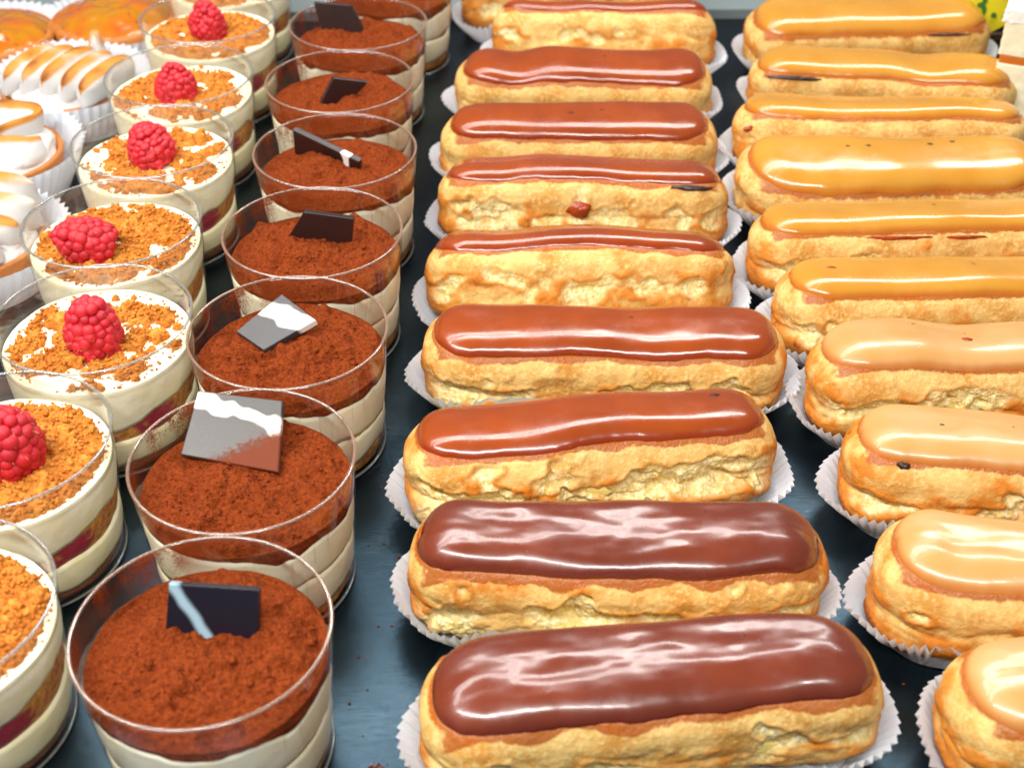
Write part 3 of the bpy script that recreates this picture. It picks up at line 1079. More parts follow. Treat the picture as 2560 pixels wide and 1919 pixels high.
def layer_mesh(zlo, zhi, nth, ns=8, top=None, nr=0, inset=0.0005, seed=0, amp=0.0003, lowcap=True):
    """one dessert layer pressed against the cup wall between two wavy lines; top(x, y) is the free surface"""
    q = np.linspace(0, 2 * np.pi, nth, endpoint=False)
    lo, hi = zlo(q), zhi(q)
    hi = np.maximum(hi, lo + 0.0002)
    rows = []
    # underside
    if lowcap:
        for f in (0.0, 0.6, 0.93):
            r = rcup(lo) * f
            rows.append(np.stack([np.cos(q) * r, np.sin(q) * r, lo * (f > 0) + lo.mean() * (f == 0) + 0.0003], 1))
    for s in np.linspace(0, 1, ns):
        z = lo + (hi - lo) * s
        bul = 0.0006 * (1 - (2 * s - 1) ** 2) - 0.0006
        r = rcup(z) - inset + bul + amp * vnoise(np.cos(q) * 9, np.sin(q) * 9, z / 0.004 + seed, seed)
        r = np.minimum(r, rcup(z) - 0.0003 - 0.0008 * sstep(0.038, 0.0405, z))
        rows.append(np.stack([np.cos(q) * r, np.sin(q) * r, z], 1))
    rw = rcup(hi) - 0.0014
    if top is None:
        for f in (0.9, 0.5, 0.0):
            r = rw * f
            rows.append(np.stack([np.cos(q) * r, np.sin(q) * r, hi * (f > 0) + hi.mean() * (f == 0) - (0.0060 if ns == 8 else 0.0003)], 1))
    else:
        fs = np.linspace(1, 0.0, nr) ** 0.85
        for f in fs:
            r = rw * f
            x, y = np.cos(q) * r, np.sin(q) * r
            z = top(x, y)
            if f > 0.94:
                k = (f - 0.94) / 0.06
                z = z * (1 - k) + hi * k
            rows.append(np.stack([x, y, z], 1))
    return mesh_np('layer', np.concatenate(rows), [grid_faces(len(rows), nth, True)])


def wave(base, amp, seed, freq=1.3, trend=0.0, ph=0.0):
    def f(q):
        return base + amp * (fbm(np.cos(q) * freq + seed, np.sin(q) * freq, 0.7, 3, seed)) + trend * np.cos(q - ph)
    return f


def base_cup(root, cocoa):
    if cocoa:
        o = obj('cup', WALL_C, M['cup_cocoa'], root)
        obj('rim', RIM_C, M['rim_cocoa'], o)
        obj('foot_ring', FOOT_C, M['rim'], o)
    else:
        o = obj('cup', WALL, M['cup'], root)
        obj('rim', RIM, M['rim'], o)
        obj('foot_ring', FOOT, M['rim'], o)
    return o


TIRA = [(-0.0897, 0.2728), (-0.0897, 0.3484), (-0.0841, 0.4226), (-0.0830, 0.4954), (-0.0809, 0.5683), (-0.0860, 0.6438),
        (-0.0831, 0.7179), (-0.0710, 0.7930)]
TIRA_BIT = ['standing navy chocolate piece, nearest in its row', 'large tilted grey chocolate square', 'diamond set chocolate square, white streaked',
            'upright dark chocolate piece', 'long dark chocolate piece lying slanted', 'small tent shaped chocolate piece',
            'chocolate piece leaning at its rim', 'no topping in view, last of its row']
CHIPS = [
    ([(-0.1012, 0.2860, 0.0575), (-0.0745, 0.2836, 0.0575), (-0.0748, 0.2795, 0.0440), (-0.1038, 0.2762, 0.0400)], (0.585, -0.0052, 0.0017), None, 'dark navy chocolate piece with one pale stripe, standing in cocoa'),
    ([(-0.1098, 0.3813, 0.0568), (-0.0796, 0.3765, 0.0552), (-0.0799, 0.3554, 0.0440), (-0.1141, 0.3643, 0.0440)], (1.373, 0.0051, 0.0026), (0.55, -0.83, 0.0050), 'large grey chocolate square with white band, corner dusted with cocoa'),
    ([(-0.1057, 0.4345, 0.0460), (-0.0897, 0.4489, 0.0520), (-0.0750, 0.4318, 0.0530), (-0.0932, 0.4227, 0.0440)], (0.25, 0.0045, 0.0042), None, 'grey chocolate square with broad white streak, lying as a diamond'),
    ([(-0.0880, 0.5070, 0.0560), (-0.0670, 0.5025, 0.0560), (-0.0680, 0.5050, 0.0410), (-0.0994, 0.5030, 0.0405)], (1.2, 0.03, 0.001), None, 'plain dark chocolate piece standing upright in cocoa'),
    ([(-0.1027, 0.5846, 0.0550), (-0.0701, 0.5684, 0.0480), (-0.0730, 0.5690, 0.0410), (-0.1030, 0.5900, 0.0405)], (0.3, 0.012, 0.0022), None, 'long narrow chocolate piece with white edge marks'),
    ([(-0.0972, 0.6372, 0.0482), (-0.0886, 0.6430, 0.0562), (-0.0697, 0.6445, 0.0490), (-0.0900, 0.6420, 0.0400)], (1.0, 0.03, 0.001), None, 'small pointed chocolate piece half sunk in cocoa'),
    ([(-0.1094, 0.7370, 0.0580), (-0.0881, 0.7319, 0.0580), (-0.0778, 0.7256, 0.0415), (-0.1045, 0.7330, 0.0410)], (1.1, 0.03, 0.001), None, 'dark chocolate piece leaning against the cup rim at the back'),
]


def build_tiramisu():
    for i, (x, y) in enumerate(TIRA):
        near = i < 3
        nth = [260, 260, 220, 180, 150, 130, 120, 90][i]
        nr = [110, 110, 90, 70, 56, 48, 44, 20][i]
        sd = 200 + i * 9
        t = thing('tiramisu_cup', 'cocoa topped tiramisu cup with %s' % TIRA_BIT[i], 'dessert', 'tiramisu cups in a row', (x, y, 0.0), (0, 0, 0))
        base_cup(t, True)
        w1 = wave(0.0065, 0.0042, sd + 1)
        w2 = wave(0.0205, 0.0046, sd + 2, 1.6)
        w3 = wave(0.0215, 0.0045, sd + 3)
        w3b = lambda q, w2=w2, w3=w3: np.maximum(w2(q) + 0.0003, w3(q) - 0.001)
        w4 = wave(0.0378, 0.0060, sd + 4, 1.5, 0.0025, 3.7)
        w4c = lambda q, w4=w4: np.minimum(w4(q), 0.0400)
        obj('sponge_layer', layer_mesh(lambda q: 0 * q + CUPZ0, w1, nth // 2, 6, seed=sd, inset=0.0009), M['sponge'], t)
        obj('cream_layer', layer_mesh(lambda q, w1=w1: w1(q) - 0.0004, lambda q, w2=w2: w2(q), nth // 2, 7, seed=sd + 1), M['mascarpone'], t)
        obj('sponge_layer', layer_mesh(lambda q, w2=w2: w2(q) - 0.0004, w3b, nth // 2, 6, seed=sd + 2, inset=0.0012), M['sponge'], t)
        obj('cream_layer', layer_mesh(lambda q, w=w3b: w(q) - 0.0003, w4c, nth // 2, 8, seed=sd + 3), M['mascarpone'], t)
        hi = wave(0.0412, 0.0012, sd + 5)
        bm = layer_mesh(lambda q, w=w4c: w(q) - 0.0004, hi, nth, 7,
                        top=lambda px, py, sd=sd: cocoa_top(px, py, sd), nr=nr, seed=sd + 6, amp=0.0004)
        obj('cocoa_powder', bm, M['cocoa'], t)
        qa = np.random.RandomState(600 + i)
        b = MB()
        ng = [420, 420, 340, 240, 160, 120, 100, 0][i] * 2
        if ng:
            a_, r_ = qa.uniform(0, 2 * np.pi, ng), 0.0335 * np.sqrt(qa.uniform(0, 1, ng))
            px, py = r_ * np.cos(a_), r_ * np.sin(a_)
            ok = vnoise(px / 0.012 + sd, py / 0.012, 6.6, sd + 12) > qa.uniform(-0.3, 0.35, ng)
            px, py = px[ok], py[ok]
            s_ = qa.uniform(0.0002, 0.00055, len(px)) * np.where(qa.rand(len(px)) < 0.05, 2.2, 1)
            scatter(b, np.stack([px, py, cocoa_top(px, py, sd)], 1), s_, ICO2, 5, 0.6, (1.3, 1.1, 0.8), 0.15)
        if b.n:
            tag(obj('cocoa_lumps', b.mesh('cocoa_lumps'), M['cocoa'], t), kind='stuff')
    for i, (pts, st, dust, lab) in enumerate(CHIPS):
        P = np.array(pts)
        c = P.mean(0)
        ex = P[1] - P[0]
        ex /= np.linalg.norm(ex)
        nz = np.cross(P[2] - P[0], P[1] - P[3])
        nz /= np.linalg.norm(nz)
        if nz @ (np.array([0, 0, 0.345]) - c) < 0:
            nz = -nz
        ey = np.cross(nz, ex)
        Rm = np.stack([ex, ey, nz], 1)
        lp = (P - c) @ Rm
        lp[:, 2] = 0
        # bury the lower edge
        th = 0.0030
        low = np.argsort(P[:, 2])[:2]
        for k in low:
            lp[k] += (np.array([0, 0, -0.004]) @ Rm) * np.array([1, 1, 0])
        b = 0.00035
        cc = lp.mean(0)
        ins = cc + (lp - cc) * 0.975
        V = np.vstack([ins, lp - [0, 0, b], lp - [0, 0, th - b], ins - [0, 0, th]])
        F = [np.array([[0, 3, 2, 1]]), np.array([[12, 13, 14, 15]])]
        k = np.arange(4)
        for r in range(3):
            F.append(np.stack([r * 4 + k, r * 4 + (k + 1) % 4, (r + 1) * 4 + (k + 1) % 4, (r + 1) * 4 + k], 1))
        F = [np.vstack(F)]
        me = mesh_np('chocolate_piece', V, F, smooth=False)
        dark = [(20, 17, 30), (74, 68, 64), (56, 52, 52)][i] if i < 3 else (40, 22, 20)  # second and third are greyed: lamp reflection put into the base colour
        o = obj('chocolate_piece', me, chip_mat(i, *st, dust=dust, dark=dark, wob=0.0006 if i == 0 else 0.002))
        o.matrix_world = Matrix(np.vstack([np.hstack([Rm, c[:, None]]), [0, 0, 0, 1]]).tolist())
        tag(o, lab, 'chocolate', 'chocolate pieces on the tiramisu')


def cocoa_top(x, y, sd):
    r2 = (x * x + y * y) / CUP_R1 ** 2
    z = 0.0405 + 0.0034 * (1 - r2) + 0.0046 * fbm(x / 0.017 + sd, y / 0.013, 0.3, 2, sd) + 0.0016 * fbm(x / 0.006 + sd, y / 0.005, 3.3, 2, sd + 7)
    b = worley(x / 0.0042 + sd, y / 0.0042, 0.3 * np.ones_like(x), sd + 1)
    z = z + 0.0012 * (0.6 - b)
    z = z + 0.0014 * fbm(x / 0.0030 + sd, y / 0.0030, 1.3, 3, sd + 2, 0.62)
    cr = np.abs(vnoise(x / 0.010 + sd, y / 0.006, 4.4, sd + 3))
    cm = sstep(0.25, 0.5, vnoise(x / 0.014, y / 0.014 + sd, 2.4, sd + 4))
    z = z - 0.0022 * sstep(0.07, 0.0, cr) * cm
    return z


build_tiramisu()

BERRYCUP = [(-0.1730, 0.2830), (-0.1740, 0.3600), (-0.1598, 0.4325), (-0.1691, 0.5046), (-0.1674, 0.5794), (-0.1690, 0.6527),
            (-0.1676, 0.7289), (-0.1690, 0.8040)]
BERRY_BIT = ['cut by the left edge at the bottom corner', 'thick crumble, raspberry cut by the left edge', 'sparse crumbs on bright white cream',
             'crumble heaped round a raspberry lying down', 'big crumb lumps at its back edge', 'crumbs speckled down its side',
             'crumble strewn over its cream, near the back', 'purple jam seen low in its side, last of its row']
CRUMB_MESHES = []


def crumb_meshes():
    for k in range(7):
        V, F = ICO4
        d = 1 + 0.42 * fbm(V[:, 0] * 1.2 + k * 5, V[:, 1] * 1.2, V[:, 2] * 1.2, 2, 300 + k)
        w = worley(V[:, 0] * 2.0 + k * 3, V[:, 1] * 2.0, V[:, 2] * 2.0, 310 + k)
        w2 = worley(V[:, 0] * 5.0 + k * 3, V[:, 1] * 5.0, V[:, 2] * 5.0, 330 + k)
        d = d + 0.34 * (0.5 - w) + 0.22 * (0.5 - w2)
        me = mesh_np('crumb', V * d[:, None] * np.array([1.15, 0.95, 0.75]), [F])
        me.materials.append(M['crumb'])
        CRUMB_MESHES.append(me)


crumb_meshes()


def cream_top(x, y, sd):
    r2 = (x * x + y * y) / CUP_R1 ** 2
    return 0.0418 + 0.0010 * r2 ** 3 + 0.0010 * fbm(x / 0.02 + sd, y / 0.02, 0.3, 2, sd) + 0.00035 * fbm(x / 0.006 + sd, y / 0.006, 2.3, 3, sd + 1)


def build_berry_cups():
    dens = [1.0, 1.30, 0.68, 1.10, 0.74, 0.80, 0.95, 0.7]
    for i, (x, y) in enumerate(BERRYCUP):
        rng = random.Random(900 + i)
        nth = [200, 220, 220, 200, 180, 150, 120, 90][i]
        sd = 400 + i * 11
        t = thing('raspberry_crumble_cup', 'raspberry cream cup with %s' % BERRY_BIT[i], 'dessert', 'raspberry crumble cups in a row', (x, y, 0))
        base_cup(t, False)
        w1 = wave(0.0060, 0.0030, sd + 1)
        w2 = wave(0.0175, 0.0030, sd + 2, 1.0, 0.0015, 0.4)
        w3 = wave(0.0250, 0.0065, sd + 3, 1.1, 0.0045, 0.5)
        w3b = lambda q, w2=w2, w3=w3: np.maximum(w2(q) + 0.0006, w3(q))
        obj('jam_layer', layer_mesh(lambda q: 0 * q + CUPZ0, w1, nth // 2, 6, seed=sd, inset=0.001), M['jambase'], t)
        obj('cream_layer', layer_mesh(lambda q, w=w1: w(q) - 0.0004, w2, nth // 2, 7, seed=sd + 1), M['vanilla'], t)
        obj('crumb_layer', layer_mesh(lambda q, w=w2: w(q) - 0.0004, w3b, nth // 2, 7, seed=sd + 2, inset=0.0012), M['crumbjam'], t)
        hi = wave(0.0425, 0.0010, sd + 5)
        obj('cream_topping', layer_mesh(lambda q, w=w3b: w(q) - 0.0004, hi, nth, 10, top=lambda px, py, sd=sd: cream_top(px, py, sd), nr=46, seed=sd + 6), M['whipped'], t)
        # crumble bed: a rough sheet that comes up through the cream where crumbs lie thick
        nq, nrr = (330, 110) if i < 4 else (130, 44)
        q = np.linspace(0, 2 * np.pi, nq, endpoint=False)
        rr = np.linspace(0.002, 0.0345, nrr)
        X = rr[:, None] * np.cos(q)[None, :]
        Y = rr[:, None] * np.sin(q)[None, :]
        base = cream_top(X, Y, sd)
        patch = fbm(X / 0.011 + sd, Y / 0.011, 5.1, 3, sd + 8)
        r_n = np.hypot(X, Y) / CUP_R1
        cover = sstep(0.35 - dens[i] * 0.85, 0.75 - dens[i] * 0.85, patch + 0.15 - 0.5 * np.abs(r_n - 0.5)) * sstep(0.93, 0.80, r_n)
        cl = 0.55 - worley(X / 0.0046 + sd, Y / 0.0036, 0 * X, sd + 9)
        cl2 = 0.5 - worley(X / 0.0016 + sd, Y / 0.0016, 0 * X, sd + 10)
        Zb = base - 0.0016 + cover * (0.0032 + 0.0034 * cl + 0.0018 * cl2 + 0.0014 * patch)
        bed = mesh_np('crumble_bed', np.stack([X, Y, Zb], -1).reshape(-1, 3), [grid_faces(nrr, nq, True)])
        obj('crumble_bed', bed, M['crumble'], t)
        # countable crumbs
        nbig = int((46 if i < 5 else 28) * (0.6 + 0.6 * dens[i]))
        for k in range(nbig):
            for _ in range(12):
                a = rng.uniform(0, 2 * math.pi)
                rad = 0.0335 * math.sqrt(rng.uniform(0.08, 0.98))
                px, py = rad * math.cos(a), rad * math.sin(a)
                gi_ = min(nrr - 1, int((rad - 0.002) / (0.0345 - 0.002) * (nrr - 1)))
                if patch[max(gi_, 0), int(a / (2 * math.pi) * nq) % nq] > rng.uniform(-0.5, 0.35):
                    break
            s = rng.choice([0.0012, 0.0016, 0.0020, 0.0024, 0.0032]) * rng.uniform(0.85, 1.2)
            if rad > 0.031:
                s = min(s, 0.0016)
            z = float(base[max(gi_, 0), int(a / (2 * math.pi) * nq) % nq]) + s * 0.35
            obj('crumb', CRUMB_MESHES[rng.randrange(7)], None, t, (px, py, z),
                (rng.uniform(0, 6), rng.uniform(0, 6), rng.uniform(0, 6)), (s, s, s))
        # dusting of fine crumbs
        b = MB()
        ng = 1500 if i < 4 else 700
        qa = np.random.RandomState(50 + i)
        gi = qa.randint(4, nrr - 1, ng * 3)
        gj = qa.randint(0, nq, ng * 3)
        keep = (cover[gi, gj] > 0.35) & (qa.rand(ng * 3) < rr[gi] / rr[-1])
        gi, gj = gi[keep][:ng], gj[keep][:ng]
        scatter(b, np.stack([X[gi, gj], Y[gi, gj], Zb[gi, gj]], 1), qa.uniform(0.00035, 0.0009, len(gi)), ICO2 if i < 4 else ICO1, 3)
        nf = 700 if i < 5 else 300
        a_, r_ = qa.uniform(0, 2 * np.pi, nf), 0.0345 * np.sqrt(qa.uniform(0.02, 1, nf))
        px, py = r_ * np.cos(a_), r_ * np.sin(a_)
        ok = vnoise(px / 0.011 + sd, py / 0.011, 5.1, sd + 8) > qa.uniform(-0.7, 0.3, nf)
        px, py = px[ok], py[ok]
        scatter(b, np.stack([px, py, cream_top(px, py, sd)], 1), qa.uniform(0.00022, 0.0008, len(px)), ICO1, 4, 0.5, (1.2, 0.9, 0.8), 0.3)
        tag(obj('fine_crumbs', b.mesh('fine_crumbs'), M['crumble'], t), kind='stuff')


build_berry_cups()

# ------------------------------------------------------------------ raspberries


def build_raspberries():
    dm = mesh_np('drupelet', ICO2[0] * np.array([1, 1, 0.9]), [ICO2[1]])
    dm.materials.append(M['berry'])
    Hh, Rr = 0.0195, 0.0104
    spec = [  # x, y, z, tilt rot, size, label
        (-0.1722, 0.3590, 0.0425, (0.15, 0.1, 0.3), 1.22, 'bright raspberry cut by the left edge, on thick crumble'),
        (-0.1588, 0.4275, 0.0420, (-0.10, 0.05, 1.0), 1.06, 'dark pink raspberry standing tip up among sparse crumbs'),
        (-0.1705, 0.4960, 0.0455, (0.15, -1.05, 0.2), 1.05, 'bright red raspberry lying on its side in heaped crumble'),
        (-0.1675, 0.5815, 0.0420, (-0.25, 0.1, 2.0), 1.02, 'round red raspberry beside big crumb lumps'),
        (-0.1705, 0.6480, 0.0420, (-0.1, 0.05, 0.4), 0.98, 'deep red raspberry on the second last raspberry cup in full view'),
        (-0.1680, 0.7270, 0.0425, (0.0, 0.0, 2.9), 0.98, 'crimson pointed raspberry on the farthest fully visible cream cup'),
    ]

    def prof(t):      # t 0 base .. 1 tip
        return Rr * (1 - np.clip(t, 0, 1) ** 2.5) ** 0.62 * (0.86 + 0.14 * np.sin(np.clip(t, 0, 1) * np.pi))
    for i, (x, y, z, rot, s, lab) in enumerate(spec):
        rng = random.Random(77 + i)
        o = thing('raspberry', lab, 'raspberry', 'raspberries on the cream cups', (x, y, z), rot)
        o.scale = [(s, s, s), (s, s, s * 1.04), (s * 1.0, s, s * 1.1), (s * 1.12, s * 1.08, s * 0.92), (s * 1.06, s, s * 0.95), (s * 1.04, s, s)][i]
        # core
        tt = np.linspace(0, 1, 16)
        q = np.linspace(0, 2 * np.pi, 24, endpoint=False)
        V = np.stack([(prof(tt) * 0.975)[:, None] * np.cos(q), (prof(tt) * 0.975)[:, None] * np.sin(q), (tt * Hh * 0.95)[:, None] + 0 * q], -1)
        obj('core', mesh_np('core', V.reshape(-1, 3), [grid_faces(16, 24, True)]), M['berry'], o)
        ts = [0.04, 0.17, 0.31, 0.45, 0.59, 0.72, 0.84, 0.94]
        for k, t in enumerate(ts):
            r = float(prof(np.array(t)))
            cnt = max(3, int(2 * math.pi * r / 0.0040))
            for j in range(cnt):
                a = (j + 0.5 * (k % 2)) / cnt * 2 * math.pi + rng.uniform(-0.13, 0.13)
                rr = r * rng.uniform(0.85, 0.89)
                zz = t * Hh + rng.uniform(-0.0008, 0.0008)
                sz = 0.00252 * rng.uniform(0.76, 1.16)
                obj('drupelet', dm, None, o, (rr * math.cos(a), rr * math.sin(a), zz), (0, R(90 - 60 * t), a), (sz * 0.95, sz, sz * 0.95))
        obj('drupelet', dm, None, o, (0, 0, Hh * 0.965), (0, 0, 0), (0.0021, 0.0021, 0.0019))
        # pale hairs
        b = MB()
        for k in range(34):
            t = rng.uniform(0.05, 0.95)
            a = rng.uniform(0, 6.28)
            r = float(prof(np.array(t))) * 1.02
            p0 = np.array([r * math.cos(a), r * math.sin(a), t * Hh])
            d = np.array([math.cos(a), math.sin(a), rng.uniform(-0.5, 0.8)])
            L = rng.uniform(0.0012, 0.0026)
            pth = np.array([p0, p0 + d * L * 0.6, p0 + d * L * 0.8 + np.array([rng.uniform(-1, 1), rng.uniform(-1, 1), -0.4]) * L * 0.5])
            b.add(*tube(pth, 0.00005, 3))
        tag(obj('hairs', b.mesh('hairs'), M['hair'], o), kind='stuff')


build_raspberries()

# ------------------------------------------------------------------ meringue tarts and glazed tarts


def ribbon(path, height, thick, lean=0.0, seed=0, nx=80, nsec=26, torch=0.8, taper=0.25, tlo=0.35):
    """piped meringue band: rounded slab section swept along a plan path, torched along the crest"""
    P = resample(np.asarray(path, float), nx)
    T = np.gradient(P, axis=0)
    T /= np.linalg.norm(T, axis=1)[:, None]
    Nn = np.stack([-T[:, 1], T[:, 0]], 1)
    q = np.linspace(0, 2 * np.pi, nsec, endpoint=False)
    e = 2 / 2.6
    sy = np.sign(np.cos(q)) * np.abs(np.cos(q)) ** e
    sz = np.sign(np.sin(q)) * np.abs(np.sin(q)) ** e
    u = np.linspace(-1, 1, nx)
    env = np.clip(1 - np.abs(u) ** 6, 0.02, 1) ** 0.5
    th = thick * env * (1 - taper * np.abs(u) ** 2)
    hh = height * (1 - 0.25 * np.abs(u) ** 3) * (0.9 + 0.1 * env)
    zc = hh / 2
    off = lean * (sz[None, :] + 1) / 2 * hh[:, None]
    wob = 0.0016 * fbm(P[:, 0][:, None] / 0.012 + seed, q[None, :] * 0.6, 0.3, 2, seed)
    lat = sy[None, :] * (th / 2)[:, None] * (1 - 0.25 * (sz[None, :] > 0) * sz[None, :]) + off + wob
    X = P[:, 0][:, None] + Nn[:, 0][:, None] * lat
    Y = P[:, 1][:, None] + Nn[:, 1][:, None] * lat
    Z = zc[:, None] + sz[None, :] * (hh / 2)[:, None]
    V = np.stack([X, Y, Z], -1)
    crest = sstep(tlo, 0.98, sz)[None, :] * torch + 0 * X
    crest = crest * (0.75 + 0.5 * vnoise(X / 0.012 + seed, Y / 0.012, 3.3, seed + 4))
    A = np.stack([crest, crest * 0, crest * 0], -1).reshape(-1, 3)
    VV = V.reshape(-1, 3)
    F = [grid_faces(nx, nsec, True)]
    c = len(VV)
    VV = np.vstack([VV, V[0].mean(0), V[-1].mean(0)])
    A = np.vstack([A, A[0], A[-1]])
    i = np.arange(nsec)
    F.append(np.stack([np.full(nsec, c), (i + 1) % nsec, i], 1))
    F.append(np.stack([np.full(nsec, c + 1), (nx - 1) * nsec + i, (nx - 1) * nsec + (i + 1) % nsec], 1))
    return mesh_np('meringue_band', VV, F, True, A)


def lathe(prof, n=64, seed=0, amp=0.0):
    P = np.asarray(prof, float)
    q = np.linspace(0, 2 * np.pi, n, endpoint=False)
    r = P[:, 0][:, None] * (1 + amp * vnoise(np.cos(q)[None, :] * 3, np.sin(q)[None, :] * 3, P[:, 1][:, None] * 200 + seed, seed))
    V = np.stack([r * np.cos(q), r * np.sin(q), P[:, 1][:, None] + 0 * q], -1).reshape(-1, 3)
    return mesh_np('lathe', V, [grid_faces(len(P), n, True)])


def build_tarts():
    tz = 0.0020

    def shell(t, r=0.036):
        obj('tart_shell', lathe([(0, 0), (r * 0.86, 0), (r * 0.93, 0.004), (r, 0.018), (r * 0.99, 0.0195), (r * 0.93, 0.019), (r * 0.9, 0.014), (0, 0.014)], 64, 3, 0.012), M['shell'], t)
        obj('lemon_curd', lathe([(r * 0.915, 0.0148), (r * 0.8, 0.0172), (0, 0.0176)], 48), M['curd'], t)
    specs = [
        ((-0.2480, 0.7130), 'lemon meringue tart with five slanting torched folds', 0),
        ((-0.2660, 0.6310), 'lemon meringue tart with curled torched ribbon, at the left edge', 1),
        ((-0.2520, 0.5450), 'lemon meringue tart with pale smooth folds behind a crumble cup', 2),
    ]
    for (x, y), lab, k in specs:
        t = thing('meringue_tart', lab, 'tart', 'lemon meringue tarts', (x, y, tz))
        shell(t)
        p = obj('paper_case', paper_round(40 + k, 0.0365, 0.0475, 0.025 if k != 2 else 0.022), M['paper'], None, (x, y, 0.0004))
        tag(p, 'white round paper case holding the %s' % ['tart with five slanting torched folds', 'tart with a curled torched ribbon', 'tart with pale smooth folds'][k], 'paper case', 'paper cases under the tarts')
        z0 = 0.0190
        V, F = ICO4
        dd = 1 + 0.12 * fbm(V[:, 0] * 2 + k, V[:, 1] * 2, V[:, 2] * 2, 2, 90 + k)
        obj('meringue_base', mesh_np('meringue_base', V * dd[:, None] * np.array([0.0325, 0.0325, 0.0095]), [F], True, np.zeros((len(V), 3))), M['meringue'], t, (0, 0, z0 - 0.001))
        if k == 0:
            for j in range(5):
                cx = -0.022 + j * 0.0115
                cy = 0.004 - j * 0.0040
                h = 0.021 - 0.0012 * abs(j - 2)
                pth = [(cx - 0.008, cy - 0.021), (cx - 0.002, cy - 0.008), (cx + 0.004, cy + 0.008), (cx + 0.009, cy + 0.020)]
                obj('meringue_fold', ribbon(pth, h, 0.0165, -0.25, 31 + j, torch=0.95, tlo=0.55), M['meringue'], t, (0, 0, z0))
            obj('meringue_peak', ribbon([(0.010, 0.020), (0.014, 0.022), (0.018, 0.021)], 0.022, 0.010, 0, 37, 20, 18, 0.5), M['meringue'], t, (0, 0, z0))
        elif k == 1:
            q = np.linspace(-0.3, 1, 40)
            s1 = [(0.000 + 0.021 * math.cos(a), -0.010 + 0.014 * math.sin(a)) for a in np.linspace(1.2, 5.4, 40)]
            s2 = [(0.013 + 0.0, -0.021)]
            pth = [(-0.030, 0.012), (-0.016, 0.020), (0.004, 0.021), (0.016, 0.015), (0.006, 0.005), (-0.004, -0.006), (0.004, -0.017), (0.020, -0.016), (0.026, -0.006)]
            tt = np.linspace(0, 1, len(pth))
            t2 = np.linspace(0, 1, 90)
            pp = np.array(pth)
            sm = np.stack([np.interp(t2, tt, pp[:, 0]), np.interp(t2, tt, pp[:, 1])], 1)
            for _ in range(30):
                sm[1:-1] = (sm[:-2] + 2 * sm[1:-1] + sm[2:]) / 4
            obj('meringue_ribbon', ribbon(sm, 0.0165, 0.0078, 0.30, 41, nx=110, torch=1.05, tlo=0.35), M['meringue'], t, (0.004, 0, z0), scale=(1.08, 1.08, 1.0))
            obj('meringue_fold', ribbon([(-0.028, -0.006), (-0.014, -0.004), (-0.010, 0.008)], 0.014, 0.013, 0, 43, torch=0.6), M['meringue'], t, (0, 0, z0))
            obj('meringue_fold', ribbon([(-0.030, -0.020), (-0.015, -0.022), (-0.006, -0.020)], 0.011, 0.013, 0, 44, torch=0.5), M['meringue'], t, (0, 0, z0))
        else:
            for j in range(4):
                cy = 0.020 - j * 0.0135
                pth = [(-0.033, cy - 0.006), (-0.012, cy - 0.002), (0.008, cy + 0.003), (0.026 - 0.004 * abs(j - 1), cy + 0.004)]
                obj('meringue_fold', ribbon(pth, 0.022 - 0.0025 * j, 0.0185, -0.25, 51 + j, torch=0.75, tlo=0.5), M['meringue'], t, (0.005, -0.001, z0), scale=(1.1, 1.15, 1.1))
    # caramelised fruit tarts at the back corner
    for k, ((x, y), lab) in enumerate([((-0.3120, 0.7800), 'amber glazed fruit tart cut by the top corner'), ((-0.2420, 0.8050), 'yellow amber glazed fruit tart at the back, beside the raspberry cups')]):
        t = thing('fruit_tart', lab, 'tart', 'amber fruit tarts', (x, y, tz))
        obj('tart_shell', lathe([(0, 0), (0.034, 0), (0.036, 0.004), (0.039, 0.020), (0.037, 0.022), (0, 0.020)], 64, 5, 0.02), M['shell'], t)
        n, nr = 96, 30
        q = np.linspace(0, 2 * np.pi, n, endpoint=False)
        rr = np.linspace(1, 0, nr)
        X = 0.0375 * rr[:, None] * np.cos(q)
        Y = 0.0375 * rr[:, None] * np.sin(q)
        Z = 0.0205 + 0.009 * (1 - rr[:, None] ** 3) + 0.0022 * fbm(X / 0.013 + k, Y / 0.013, 0.4, 2, 60 + k)
        obj('glazed_fruit', mesh_np('glazed_fruit', np.stack([X, Y, Z], -1).reshape(-1, 3), [grid_faces(nr, n, True)]), M['fruit'], t)
        p = obj('paper_case', paper_round(70 + k, 0.0385, 0.0485, 0.022), M['paper'], None, (x, y, 0.0004))
        tag(p, ['white paper case round the amber tart cut by the top corner', 'white paper case round the yellow amber tart at the back'][k], 'paper case', 'paper cases under the tarts')


build_tarts()

# ------------------------------------------------------------------ cream cake slice and price tag


